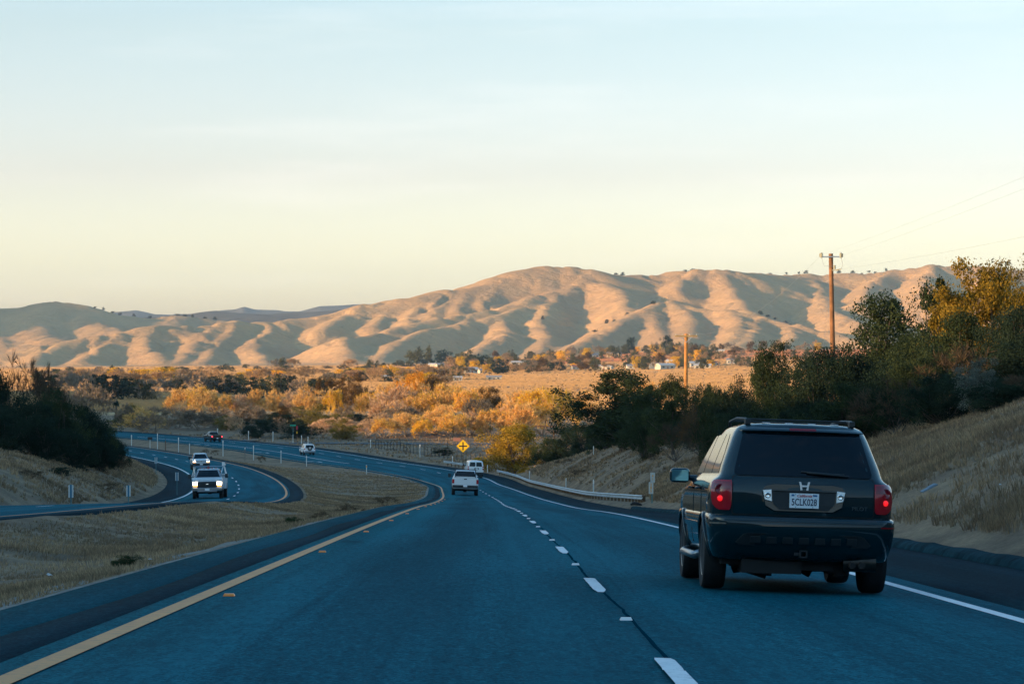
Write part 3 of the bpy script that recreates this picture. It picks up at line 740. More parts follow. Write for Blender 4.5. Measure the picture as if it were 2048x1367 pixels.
for a in [
 ('oak',1762,138,592,200,'dark oak just right of the tall utility pole'),
 ('oak',1868,132,560,175,'rounded oak whose crown top catches sunlight, left of the golden oak'),
 ('oak_gold',1985,126,522,230,'big oak with sunlit golden green crown at the top right'),
 ('oak_gold',2090,118,512,210,'sunlit golden oak cut by the right edge of the frame'),
 ('shrub',1650,124,694,170,'dark shrub hiding the foot of the tall utility pole'),
 ('shrub',1735,116,705,190,'dark shrub in front of the oak beside the tall utility pole'),
 ('shrub_olive',1830,112,668,200,'dark green shrub under the rounded oak on the right bank'),
 ('brown',1930,104,690,220,'bare brown shrub below the golden oak'),
 ('shrub',2040,98,668,220,'blackish shrub under the golden oak at the right edge'),
 ('shrub_olive',1690,104,764,190,'green shrub above the roof rack of the dark vehicle'),
 ('brown',1790,100,755,190,'brown leafless shrub behind the right roof rail of the dark vehicle'),
 ('shrub',1880,96,748,190,'dark low shrub topping the grass slope'),
 ('sage',1955,93,716,120,'pale sage bush with whitish tips on the right bank'),
 ('shrub',2000,90,755,190,'dark low shrub on the grass slope under the pale sage bush'),
 ('brown',2085,86,735,180,'brown leafless shrub on the slope at the right edge of the frame'),
 ('shrub_olive',1600,128,738,130,'green shrub left of the tall utility pole'),
 ('oak_open',1540,150,684,135,'slender dark oak with a thin leader rising left of the tall pole'),
 ('shrub',1480,165,758,110,'small dark oak scrub left of the slender oak'),
 ('shrub_olive',1425,178,772,95,'round dark scrub right of the short utility pole'),
 ('oak',1345,214,752,125,'dark oak directly behind the short utility pole'),
 ('oak',1238,262,742,240,'large spreading dark oak with forked trunk on the mound'),
 ('shrub',1170,322,846,90,'low dark scrub left under the large spreading oak'),
 ('shrub_olive',1290,224,818,110,'green scrub right under the large spreading oak'),
 ('brown_leafy',1400,192,808,110,'brown leafy shrub at the foot of the short utility pole'),
 ('brown',1350,200,846,120,'bare brown shrub on the back of the mound'),
 ('shrub_olive',1455,160,828,110,'dark green shrub left above the dark vehicle'),
 ('shrub',1525,142,815,120,'dark shrub behind the left roof edge of the dark vehicle'),
 ('shrub',1600,118,806,130,'dark shrub behind the roof of the dark vehicle'),
 ('brown',1430,170,880,80,'low brown brush at the foot of the right bank'),
 ('brown',1690,103,822,120,'low grey brown brush behind the right end of the roof rails'),
 ('shrub',1135,345,850,90,'low dark scrub at the left end of the oaks on the mound'),('shrub_olive',1205,290,838,120,'dark scrub behind the trunk of the spreading oak'),
 ('shrub',1265,280,815,120,'dark scrub filling right behind the spreading oak'),('oak',1305,244,772,120,'dark round oak right beside the spreading oak'),('shrub_olive',1335,236,818,110,'green scrub at the right end of the mound crest'),
 ('brown',1375,222,818,100,'reddish brown brush left of the foot of the short pole'),('shrub',1405,205,832,120,'dark scrub right at the foot of the short utility pole'),('shrub',1500,150,800,120,'dark scrub under the slender oak'),('shrub_olive',1560,136,775,130,'green scrub right under the slender oak'),('oak',1420,196,776,110,'small round oak right beside the short utility pole'),
 ('shrub',1660,110,800,130,'blackish scrub behind the roof rails of the dark vehicle'),('shrub',1760,108,725,180,'dark bush midway up the right thicket'),('shrub_olive',1855,104,712,170,'dark bush between the tall pole and the pale sage'),('oak',1925,122,628,170,'dark oak in the gap left of the golden oak'),('shrub',2045,106,612,190,'dark bush right under the golden oak crown'),
]: plant(*a, group=RB)
plant('oak_yellowing',1025,366,848,150,'yellowing oak beside the end of the black pipe fence')
plant('shrub_olive',1100,345,874,80,'dark green bush right of the yellowing oak')
LB = 'dark shrubs on the left hill'
for a in [
 ('brown',38,212,710,170,'tall bare brown tree crowning the left hill'),
 ('brown',92,208,730,110,'bare brown tree right of the tallest one on the left hill'),
 ('shrub',8,200,745,130,'dark evergreen bush at the left edge of the frame'),
 ('shrub',60,196,792,130,'dark green bush under the bare brown trees'),
 ('shrub_olive',118,200,778,110,'dark oak scrub on the shoulder of the left hill'),
 ('shrub',165,205,812,110,'dark bush in the middle of the left thicket'),
 ('shrub_olive',205,214,838,90,'dark bush stepping down the left thicket'),
 ('shrub',232,224,872,70,'last dark bush of the left thicket, beside the far road'),
 ('shrub',20,184,820,130,'blackish bush low on the left hill at the frame edge'),
 ('shrub',90,186,838,120,'blackish bush low in the left thicket'),
 ('shrub',150,192,858,110,'blackish bush over the grass crest of the left hill'),
 ('shrub',200,204,880,90,'low black bush over the grassy nose of the left hill'),
 ('brown',235,212,915,60,'low brown brush on the nose of the left hill'),
]: plant(*a, group=LB)
AB = 'autumn trees along the valley bottom'
for a in [
 ('gold',283,590,820,100,'small fan shaped bare tree glowing gold beside the far road'),
 ('gold',362,690,780,80,'bare golden tree left of the yellow leaved one'),
 ('gold_leafy',412,680,777,85,'half bare tree keeping bright yellow leaves'),
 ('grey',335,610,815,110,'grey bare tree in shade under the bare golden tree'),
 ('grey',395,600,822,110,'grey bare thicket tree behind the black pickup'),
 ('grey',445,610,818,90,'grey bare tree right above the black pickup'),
 ('pink',468,585,832,42,'small round tan tree standing alone by the far road'),
 ('pink',482,690,792,60,'bare pinkish tree left of a brighter golden one'),
 ('gold',526,690,782,66,'bright bare golden tree in the middle of the left belt'),
 ('dark_ever',548,580,824,100,'dark evergreen bush behind the white posts'),
 ('rust',560,600,815,60,'rusty bush above the dark evergreen'),
 ('pink',590,690,786,66,'bare tan tree above the dark evergreen bush'),
 ('gold',628,680,780,80,'bare golden tree left of the small bright yellow tree'),
 ('yellow',668,665,783,44,'small bright yellow tree, the most vivid of the belt'),
 ('willow',645,572,808,130,'olive yellow willow over the street sign'),
 ('rust',668,830,760,70,'dark rust coloured oak left half of the pair above the belt'),
 ('rust',712,820,758,70,'dark rust coloured oak right half of the pair above the belt'),
 ('rust',742,720,786,50,'small dark rusty tree right of the bright yellow tree'),
 ('dark_ever',730,600,828,70,'dark bush right of the olive willow'),
 ('pink',790,660,778,105,'wide bare tan tree with visible limbs in mid belt'),
 ('orange',826,780,750,62,'vivid orange tree rising above the belt'),
 ('rust',870,790,758,56,'dark rusty tree right of the vivid orange one'),
 ('orange',795,770,768,40,'low orange tree left of the vivid orange one'),
 ('gold_leafy',855,660,790,85,'golden tree with yellow leaves below the orange tree'),
 ('gold',898,660,782,78,'tall bare golden tree left of the crossroads sign'),
 ('gold_leafy',938,655,784,62,'golden tree with yellow leaves above the crossroads sign'),
 ('grey',800,625,815,80,'grey shaded bare tree under the wide tan one'),
 ('pink',762,596,828,70,'pinkish bare bush over the earth heaps'),
 ('gold_leafy',835,590,832,75,'golden leafy bush over the right earth heap'),
 ('gold',882,610,812,84,'bare golden tree just left of the crossroads sign'),
 ('willow',905,575,842,70,'yellow olive bush left of the crossroads sign post'),
 ('gold_leafy',935,600,836,60,'golden bush right behind the crossroads sign'),
 ('rust',985,670,780,85,'dark brown oak between the golden trees'),
 ('pink',1040,720,784,46,'slim bare tan tree right of the dark brown oak'),
 ('yellow',1088,580,784,125,'large bare golden tree behind the ranch gate'),
 ('gold_leafy',1122,600,782,80,'large golden tree left of the spreading oak'),
 ('pink',1022,580,812,56,'bare tan tree behind the yellowing oak'),
 ('gold',1180,640,790,90,'golden tree glimpsed through the spreading oak'),
 ('gold',1300,640,768,80,'golden tree behind the oaks by the short pole'),
 ('pink',1250,600,820,90,'bare tan tree seen under the spreading oak'),
 ('grey',180,650,776,130,'large grey bare tree left of the palms'),
 ('grey',250,620,812,70,'grey bare bush behind the small golden tree'),
 ('willow',265,640,806,50,'olive bush under the palms'),
 ('grey',130,700,790,90,'grey bare tree partly hidden by the left thicket'),
 ('grey',500,620,815,90,'grey bare tree beside the dark evergreen'),
 ('grey',690,600,815,80,'grey bare tree between willow and dark bush'),
 ('grey',960,640,800,70,'grey bare tree right above the crossroads sign'),
 ('grey',600,620,818,80,'grey bare tree behind the willow'),
]: plant(*a, group=AB)
for a in [
 ('dark_ever',520,540,838,80,'blackish bush right of the round tan tree'),('dark_ever',595,535,838,80,'dark bush just left of the olive willow'),('willow',690,528,836,80,'olive bush at the left end of the earth heaps'),
 ('pink',735,545,842,60,'pinkish bush before the earth heaps'),('gold_leafy',770,540,838,64,'first golden bush of the front row behind the heaps'),('gold',812,545,828,76,'bare golden bush in the front row behind the heaps'),('yellow',842,535,842,44,'small yellow bush in the front row behind the heaps'),
 ('gold',868,545,822,80,'wide golden bush in the front row left of the sign'),('gold_leafy',905,540,830,70,'yellowish golden bush in the front row at the sign'),('pink',945,548,828,70,'tan bush in the front row right of the sign'),('gold_leafy',975,545,822,70,'golden bush in the front row by the yellowing oak'),('gold',1040,545,812,90,'golden bush right behind the yellowing oak'),('gold_leafy',1085,550,800,90,'broad golden tree behind the ranch gate beam'),
 ('gold',790,700,772,80,'golden tree crown right under the vivid orange one'),('gold_leafy',740,690,788,60,'golden tree by the small dark rusty tree'),('gold',845,700,770,70,'golden crown in the second row of the belt'),('gold_leafy',905,700,772,80,'bright golden crown in the second row above the sign'),('gold',955,690,778,70,'golden crown left beside the dark brown oak'),('gold',1030,650,786,80,'golden crown right beside the dark brown oak'),('gold',560,700,786,60,'golden crown in the second row over the dark evergreen'),('gold_leafy',450,690,792,50,'golden crown right of the yellow leaved tree'),
]: plant(*a, group=AB)
_ur = random.Random(77)
for k in range(44):
    px = 225+k*18+_ur.uniform(-8,8); d = _ur.uniform(545,640) if k % 2 else _ur.uniform(690,900)
    if 690 < px < 900 and d < 600: d += 60
    kd = _ur.choice(['grey','grey','brown_leafy','pink','willow'] if k % 2 else ['grey','pink','grey','gold'])
    y = 868-(d-545)*.06
    plant(kd, px, d, y-_ur.uniform(26,42)*560/d, _ur.uniform(55,85)*560/d, {'grey':'low grey thicket filling the foot of the autumn belt','brown_leafy':'low brown thicket filling the foot of the autumn belt','pink':'low tan thicket filling the foot of the autumn belt','willow':'low olive thicket filling the foot of the autumn belt','gold':'low golden thicket filling the gaps of the autumn belt'}[kd], 'thickets of the autumn belt '+kd)
# ---- two palms
def palm(px, d, top, label):
    x = (px-CXP)/FPX*d; z0 = gz(x, d); h = HC+(YH-top)/FPX*d-z0
    e = tag(empty('palm_tree', (x, d, z0)), label, 'palm tree', 'palms in the valley')
    t = MB(); t.tube([(0,0,-.2),(.05,0,h*.5),(0,0,h*.86)], [.32,.24,.2], 8); t.build('trunk', M_BARK, e, smooth=True)
    Q = Quads(); rng = np.random.RandomState(int(px))
    for k in range(26):
        a = rng.rand()*6.28; el = rng.uniform(-.9,1.2); c0 = np.array([0,0,h*.86]); ln = h*.2
        pts = [c0+ln*t_*np.array([math.cos(a)*math.cos(el), math.sin(a)*math.cos(el), math.sin(el)-.7*t_*t_]) for t_ in np.linspace(0,1,5)]
        for p0, p1 in zip(pts[:-1], pts[1:]): Q.twigs(np.array([p0]), np.array([p1]), .35, rng); Q.leaves(np.array([p0,p1])+rng.normal(size=(2,3))*.1, .7, rng, .2)
    link('crown', Q.mesh('crown', L_DARK), e)
palm(232, 720, 800, 'taller fan palm left of its shorter neighbour'); palm(268, 800, 812, 'shorter fan palm beyond the small golden tree')
# ---- belts of distant trees, each tree its own object
def far_proto(kind, i):
    k = ('far'+kind, i)
    if k not in PROTO:
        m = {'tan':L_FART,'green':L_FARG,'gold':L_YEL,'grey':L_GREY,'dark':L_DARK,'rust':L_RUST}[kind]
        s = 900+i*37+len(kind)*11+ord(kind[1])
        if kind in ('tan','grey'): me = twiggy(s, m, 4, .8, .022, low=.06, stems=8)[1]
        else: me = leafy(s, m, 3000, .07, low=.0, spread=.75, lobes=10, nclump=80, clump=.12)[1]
        co = np.empty(len(me.vertices)*3, np.float32); me.vertices.foreach_get('co', co); co = co.reshape(-1,3)
        me['_w'] = float(np.percentile(np.hypot(co[:,0], co[:,1]), 97)*2)
        PROTO[k] = me
    return PROTO[k]
_fr = random.Random(12)
def far_tree(kind, px, d, hgt, wid, label, group, name=None, cat='tree'):
    x = (px-CXP)/FPX*d; me = far_proto(kind, _fr.randrange(3))
    o = link(name or {'tan':'bare_tree','green':'green_tree','gold':'yellow_tree','grey':'bare_tree','dark':'dark_tree','rust':'rusty_tree'}[kind], me)
    o.location = (x, d, gz(x, d)-.1); o.rotation_euler = (0,0,_fr.uniform(0,6.28)); o.scale = (wid/me['_w'], wid/me['_w'], hgt)
    return tag(o, label, cat, group)
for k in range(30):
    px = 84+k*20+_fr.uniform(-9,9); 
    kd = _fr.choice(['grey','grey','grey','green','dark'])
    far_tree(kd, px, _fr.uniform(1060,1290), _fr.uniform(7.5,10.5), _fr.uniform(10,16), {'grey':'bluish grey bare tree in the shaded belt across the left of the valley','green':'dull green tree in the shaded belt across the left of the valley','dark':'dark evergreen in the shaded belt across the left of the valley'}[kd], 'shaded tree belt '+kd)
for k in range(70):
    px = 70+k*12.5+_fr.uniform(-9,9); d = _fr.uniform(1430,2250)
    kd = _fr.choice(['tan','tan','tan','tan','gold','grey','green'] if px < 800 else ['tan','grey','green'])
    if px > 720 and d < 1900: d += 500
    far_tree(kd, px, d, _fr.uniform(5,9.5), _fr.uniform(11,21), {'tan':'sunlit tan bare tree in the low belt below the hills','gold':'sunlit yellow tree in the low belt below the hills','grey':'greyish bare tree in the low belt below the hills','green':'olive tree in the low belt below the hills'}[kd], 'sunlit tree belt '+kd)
for px, d, kd, h, w, lb in [
 (935,2700,'green',22,24,'tall dark green tree above the white barn'),(955,2720,'dark',17,20,'dark tree right beside the tall green tree above the barn'),(922,2650,'gold',15,12,'yellow tree left beside the tall green tree'),
 (950,2500,'gold',11,14,'low yellow tree right of the white barn'),(978,2450,'gold',9,12,'second low yellow tree between barn and dark evergreen'),(1000,2400,'dark',14,20,'round dark evergreen standing alone on the field edge'),
 (884,2600,'green',9,9,'small green tree left of the barn'),(910,2600,'rust',8,9,'small reddish tree behind the barn'),(820,3300,'green',20,22,'eucalyptus clump, left of the three at the hill foot'),(838,3320,'green',25,20,'eucalyptus clump, middle of the three at the hill foot'),(858,3340,'green',27,15,'slim tall eucalyptus at the hill foot'),(885,3380,'dark',20,26,'dark clump right of the slim eucalyptus'),(800,3280,'green',9,22,'low olive scrub left of the eucalyptus clumps'),
 (740,2500,'green',13,16,'olive tree at the far end of the left belt'),(765,2450,'dark',10,16,'dark low tree at the far end of the left belt'),(700,2600,'tan',13,16,'tall thin tree before the hill foot'),(565,2700,'green',14,18,'pale green eucalyptus group tree before the left hills'),(585,2720,'tan',13,16,'tan tree beside the pale green eucalyptus group'),(545,2690,'grey',12,16,'grey tree left of the pale green eucalyptus group'),
 (1100,2900,'green',12,16,'bright green tree left of the village'),(1335,3200,'dark',25,17,'tall dark tree rising over the village roofs'),(1345,3180,'green',18,20,'green tree beside the tall dark village tree'),(1260,3500,'dark',22,18,'dark tree above the village near the hill foot'),(1170,2450,'rust',9,22,'reddish hedge tree at the left end of the village'),
]: far_tree(kd, px, d, h, w, lb, None)
for k in range(210):
    px = _fr.choice([_fr.uniform(1080,1420), _fr.uniform(1080,1420), _fr.uniform(1400,1640), _fr.uniform(900,1110)]); d = _fr.uniform(2450,3800)
    kd = _fr.choice(['green','green','tan','tan','grey','green','gold','rust'])
    far_tree(kd, px, d, _fr.uniform(6,15), _fr.uniform(9,18), {'green':'small olive green tree among the village houses','tan':'small tan bare tree among the village houses','grey':'small grey bare tree among the village houses','gold':'small yellow tree among the village houses','rust':'small reddish tree among the village houses'}[kd], 'village trees '+kd)
for k in range(16): far_tree(_fr.choice(['dark','green','tan']) , 1012+k*7.5+_fr.uniform(-4,4), _fr.uniform(2420,2620), _fr.uniform(5,9), _fr.uniform(8,14), 'low dark tree of the hedge between field and village', 'hedge trees behind the field')
for k in range(34):
    kd = _fr.choice(['tan','tan','green','rust','grey','gold'])
    far_tree(kd, _fr.uniform(690,935), _fr.uniform(1500,2450), _fr.uniform(5,10), _fr.uniform(10,19), {'tan':'sunlit tan bare tree scattered on the plain behind the orange tree','green':'olive tree scattered on the plain behind the orange tree','rust':'reddish tree scattered on the plain behind the orange tree','grey':'grey bare tree scattered on the plain behind the orange tree','gold':'yellow tree scattered on the plain behind the orange tree'}[kd], 'plain trees '+kd)
for k in range(34):
    px = _fr.uniform(95,760); d = _fr.uniform(2350,3500)
    far_tree('dark' if k % 3 else 'green', px, d, _fr.uniform(3,6.5), _fr.uniform(8,16), 'round dark bush dotted on the plain below the hills' if k % 3 else 'round olive bush dotted on the plain below the hills', 'bushes on the plain '+('dark' if k % 3 else 'olive'), 'bush', 'bush')
for px, py, d in [(1232,549,5570),(1245,548,5590),(1371,540,5640),(1378,538,5640),(1385,537,5630),(1540,544,5900),(1573,547,5950),(1598,548,5990),(1612,549,6000),(1678,547,6000),(1705,546,6000),(1724,545,6000),(1738,544,6000),(1750,544,6000),(1772,543,6000),(1330,601,4920),(1306,612,4850),(1255,625,4780),(1228,633,4650),(1214,640,4600),(1190,643,4560),(1085,629,4830),(1520,623,4900),(1535,624,4920),(1550,623,4950),(1572,625,4950),(1580,628,4960),(190,622,6300),(207,626,6310),(225,630,6330),(240,633,6340),(268,636,6370),(300,637,6400),(355,632,6450),(370,632,6460),(385,634,6480),(410,638,6500),(430,640,6500)]:
    far_tree('dark', px, d, _fr.uniform(3.5,8), _fr.uniform(7,13), 'dark speck of a shrub on the crest of the far hills', 'shrubs dotting the hill crests', 'bush', 'bush')
# ================================================================ vehicles
def paint_mat(name, col, metal=.0, rough=.35, coat=1.0):
    return mat(name, col, rough, metal, .5, coat=coat)
P_TEAL = paint_mat('dark_green_paint', (.003,.018,.024), .0, .5, .9); P_TEAL.node_tree.nodes['Principled BSDF'].inputs['Specular IOR Level'].default_value = .03
P_WHITE = paint_mat('white_paint', (.70,.71,.72), 0, .4, .7)
P_GREYW = paint_mat('greyed_white_paint', (.40,.43,.46), 0, .4, .6); P_SILV = paint_mat('silver_white_paint', (.60,.62,.64), .1, .4, .7)  # the first is the truck's white toned down towards blue grey
P_BLACK = paint_mat('black_paint', (.008,.009,.011), .1, .25)
M_TGLASS = mat('tinted_glass', (.002,.006,.010), .03, 0, .32)
M_RUB = mat('tyre_rubber', (.011,.012,.013), .85, bump=.3, bscale=30)
M_PLAS = mat('dark_plastic', (.014,.018,.021), .55, bump=.15, bscale=80)
M_UNDER = mat('underbody_metal', (.008,.009,.010), .8)
M_CHR = mat('chrome', (.78,.80,.82), .12, 1)
M_ALLOY = mat('alloy_rim', (.42,.44,.46), .3, 1)
M_REDL = mat('red_lamp_lens', (.40,.007,.016), .12, 0, .5, coat=.4)
M_REDD = mat('dark_red_lens', (.22,.005,.012), .15, 0, .5, coat=.4)
M_TAILON = mat('lit_tail_lamp', (.5,.01,.01), .3, emit=(1,.015,.02), estr=.42)
M_BRAKE = mat('lit_brake_lamp', (.5,.01,.01), .3, emit=(1,.03,.05), estr=2.2)
M_HEAD = mat('lit_headlamp', (.9,.85,.7), .3, emit=(1,.80,.50), estr=6.)
M_TURN = mat('lit_amber_lamp', (.8,.3,.02), .3, emit=(1,.40,.05), estr=.9)
M_CLEARL = mat('clear_lamp_lens', (.62,.66,.68), .08, .3, .7, coat=.8)
M_MIRG = mat('mirror_glass', (.10,.30,.38), .05, .6)
M_PLATE = mat('plate_white', (.80,.82,.84), .45); M_NAVY = mat('plate_navy', (.010,.018,.06), .5); M_PRED = mat('plate_red', (.55,.05,.05), .5); M_PBLUE = mat('plate_blue', (.05,.16,.34), .5)
M_BADGE = mat('badge_metal', (.10,.13,.15), .3, .8)
M_STEEL = mat('steel_exhaust', (.05,.045,.04), .4, .8, noise=.3, nscale=14)
M_BUMP = mat('dull_chrome', (.25,.27,.29), .3, .8); M_HITCH = mat('dull_steel', (.035,.04,.045), .6, .5); M_EMB = mat('bright_emblem', (.80,.82,.85), .25, .5); M_SEAT = mat('interior_trim', (.02,.022,.026), .8)
def tab(pts):
    a = np.array(pts, float); return lambda z: float(np.interp(z, a[:,0], a[:,1]))
class Shell:
    """a body lofted from horizontal slices: half width W, rear edge R and front edge F at every height"""
    def __init__(s, zs, W, R, F, rr=.16, rf=.25, br=.05, bf=.10):
        s.zs = zs; s.W, s.R, s.F = tab(W), tab(R), tab(F); s.rr, s.rf, s.br, s.bf = rr, rf, br, bf
    def rear(s, u, z, off=0.):
        """point at arc length u from the centre line along the rear face, wrapping round the corner onto the flank"""
        W, R, r = s.W(z), s.R(z), min(s.rr, s.W(z)*.6); sg = -1 if u < 0 else 1; a = abs(u); st = W-r
        by = s.br*(min(a, st)/st)**2
        if a <= st: x, y, nx, ny = a, R+by, 2*s.br*a/(st*st), -1.
        else:
            t = min((a-st)/r, math.pi/2); x, y = st+r*math.sin(t), R+s.br+r*(1-math.cos(t)); nx, ny = math.sin(t), -math.cos(t)
            ex = (a-st)-r*math.pi/2
            if ex > 0: y += ex; nx, ny = 1., 0.
        l = math.hypot(nx, ny); return (sg*(x+off*nx/l), y+off*ny/l, z)
    def front(s, x, z, off=0.):
        W, F = s.W(z), s.F(z); r = min(s.rf, W*.6); st = W-r; a = abs(x)
        y = F-s.bf*(min(a, st)/st)**2
        if a > st: y -= r-math.sqrt(max(r*r-(a-st)**2, 0))
        return (x, y+off, z)
    def side(s, sg, y, z, off=0.): return (sg*(s.W(z)+off), y, z)
    def outline(s, z):
        W, R, F = s.W(z), s.R(z), s.F(z); rr = min(s.rr, W*.6, (F-R)*.3); rf = min(s.rf, W*.6, (F-R)*.3); p = []
        st = W-rr
        for k in range(-6, 7): x = st*k/6; p.append((x, R+s.br*(k/6)**2))
        for k in range(1, 7): t = math.pi/2*k/6; p.append((st+rr*math.sin(t), R+s.br+rr*(1-math.cos(t))))
        y0, y1 = R+s.br+rr, F-s.bf-rf
        for k in range(1, 9): p.append((W, y0+(y1-y0)*k/9))
        sf = W-rf
        for k in range(0, 7): t = math.pi/2*k/6; p.append((sf+rf*math.cos(t), y1+rf*math.sin(t)))
        for k in range(5, -6, -1): x = sf*k/6; p.append((x, F-s.bf*(k/6)**2))
        for k in range(6, -1, -1): t = math.pi/2*k/6; p.append((-sf-rf*math.cos(t), y1+rf*math.sin(t)))
        for k in range(8, 0, -1): p.append((-W, y0+(y1-y0)*k/9))
        for k in range(6, 0, -1): t = math.pi/2*k/6; p.append((-st-rr*math.sin(t), R+s.br+rr*(1-math.cos(t))))
        return [(x, y, z) for x, y in p]
    def build(s, name, m, parent, arches=(), ar=.4, aw=.3, angle=32):
        b = MB(); rings = [s.outline(z) for z in s.zs]; n = len(rings[0])
        vs = [q for r in rings for q in r]; fs = []
        for i in range(len(rings)-1):
            for k in range(n): fs.append((i*n+k, i*n+(k+1) % n, (i+1)*n+(k+1) % n, (i+1)*n+k))
        fs.append(tuple(reversed(range(n)))); fs.append(tuple((len(rings)-1)*n+k for k in range(n)))
        b.add(vs, fs); o = b.build(name, m, parent, smooth=angle)
        if arches:
            c = MB()
            for y in arches:
                for sg in (-1, 1):
                    w = s.W(ar)+.1
                    c.lathe([(ar, sg*(w-aw-.1)), (ar, sg*w)], (0, y, ar*.90), 'x', 28)
            co_ = c.build('cutter', M_UNDER)
            md = o.modifiers.new('arches', 'BOOLEAN'); md.operation = 'DIFFERENCE'; md.object = co_; md.solver = 'EXACT'
            dg = bpy.context.evaluated_depsgraph_get(); dg.update(); me = bpy.data.meshes.new_from_object(o.evaluated_get(dg))
            o.modifiers.clear(); old = o.data; o.data = me; me.name = name; bpy.data.meshes.remove(old); bpy.data.objects.remove(co_)
            me.polygons.foreach_set('use_smooth', [True]*len(me.polygons)); me.set_sharp_from_angle(angle=rad(angle))
        return o
def patch(f, poly_rows, off, name, m, parent, nu=8, skirt=.01, smooth=True, bevel=0):
    """poly_rows: list of (z, u0, u1); f(u, z, off) -> point"""
    b = MB(); rows = [[f(u0+(u1-u0)*k/nu, z, off) for k in range(nu+1)] for z, u0, u1 in poly_rows]
    b.grid(rows)
    # rim down to the body
    rim = [(z, u0+(u1-u0)*k/nu) for z, u0, u1 in poly_rows[:1] for k in range(nu+1)]+[(z, u1) for z, u0, u1 in poly_rows[1:-1]]+[(z, u0+(u1-u0)*k/nu) for z, u0, u1 in poly_rows[-1:] for k in range(nu, -1, -1)]+[(z, u0) for z, u0, u1 in reversed(poly_rows[1:-1])]
    n = len(rim); b.add([f(u, z, off) for z, u in rim]+[f(u, z, off-skirt) for z, u in rim], [(k, (k+1) % n, (k+1) % n+n, k+n) for k in range(n)])
    return b.build(name, m, parent, smooth=30)
def rrows(z0, z1, a0, a1, b0, b1, r=.03, n=3):
    """rows of a rounded quad: bottom edge a0..a1 at z0, top edge b0..b1 at z1"""
    L = lambda p, q, t: p+(q-p)*t
    rows = []
    for k in range(n+1):
        t = math.pi/2*k/n; i = r*(1-math.sin(t)); zz = z0+r*(1-math.cos(t)); q = (zz-z0)/(z1-z0); rows.append((zz, L(a0,b0,q)+i, L(a1,b1,q)-i))
    for k in range(1, 4):
        zz = L(z0+r, z1-r, k/4); q = (zz-z0)/(z1-z0); rows.append((zz, L(a0,b0,q), L(a1,b1,q)))
    for k in range(n, -1, -1):
        t = math.pi/2*k/n; i = r*(1-math.sin(t)); zz = z1-r*(1-math.cos(t)); q = (zz-z0)/(z1-z0); rows.append((zz, L(a0,b0,q)+i, L(a1,b1,q)-i))
    return rows
def wheel(parent, x, y, R, w, sg, spokes=5, rimr=.62):
    t = MB(); h = w/2
    t.lathe([(R*rimr, -h*.86),(R*.80, -h),(R*.95, -h*.96),(R*.992, -h*.75),(R, -h*.4),(R, h*.4),(R*.992, h*.75),(R*.95, h*.96),(R*.80, h),(R*rimr, h*.86)], (0,0,0), 'x', 36)
    # tread grooves
    e = empty('wheel', (x, y, R)); e.parent = parent
    t.build('tyre', M_RUB, e, smooth=40)
    r = MB(); rr = R*rimr
    r.lathe([(rr*.98, sg*h*.84),(rr*1.02, sg*h*.88),(rr*.93, sg*h*.80),(rr*.9, sg*h*.30),(0.02, sg*h*.28)], (0,0,0), 'x', 30)
    for k in range(spokes):
        a = 6.283*k/spokes; q = Matrix.Rotation(a, 3, 'X'); c = q @ Vector((sg*h*.62, 0, rr*.5)); r.box(c, (h*.22, rr*.30, rr*.92), q)
    r.lathe([(rr*.24, sg*h*.5),(rr*.22, sg*h*.78),(.01, sg*h*.82)], (0,0,0), 'x', 16)
    r.build('rim', M_ALLOY, e, smooth=30)
    return e
def text_obj(name, s, size, m, parent, loc, xs=1., ext=.002, bold=0., rot=(rad(90),0,0), align='CENTER', shear=0):
    cu = bpy.data.curves.new('txt', 'FONT'); cu.body = s; cu.size = size; cu.align_x = align; cu.align_y = 'CENTER'; cu.extrude = ext; cu.offset = bold; cu.shear = shear; cu.resolution_u = 4
    to = bpy.data.objects.new('txt', cu); COL.objects.link(to)
    dg = bpy.context.evaluated_depsgraph_get(); dg.update(); me = bpy.data.meshes.new_from_object(to.evaluated_get(dg)); bpy.data.objects.remove(to)
    me.materials.clear(); me.materials.append(m); me.name = name
    o = link(name, me, parent, loc); o.rotation_euler = rot; o.scale = (xs, 1, 1); return o
def place_vehicle(e, ptf, curve, y, o, flip=False, yaw=0.):
    p = ptf(y, o, .006); a = ptf(y+1.4, o, .006); b = ptf(y-1.4, o, .006); r = ptf(y, o+.9, .006); l = ptf(y, o-.9, .006)
    fw = (a-b).normalized(); rt = (r-l); rt = (rt-fw*rt.dot(fw)).normalized()
    if flip: fw = -fw; rt = -rt
    up = rt.cross(fw).normalized(); M = Matrix((rt, fw, up)).transposed().to_4x4()
    if yaw: M = M @ Matrix.Rotation(yaw, 4, 'Z')
    M.translation = p; e.matrix_world = M
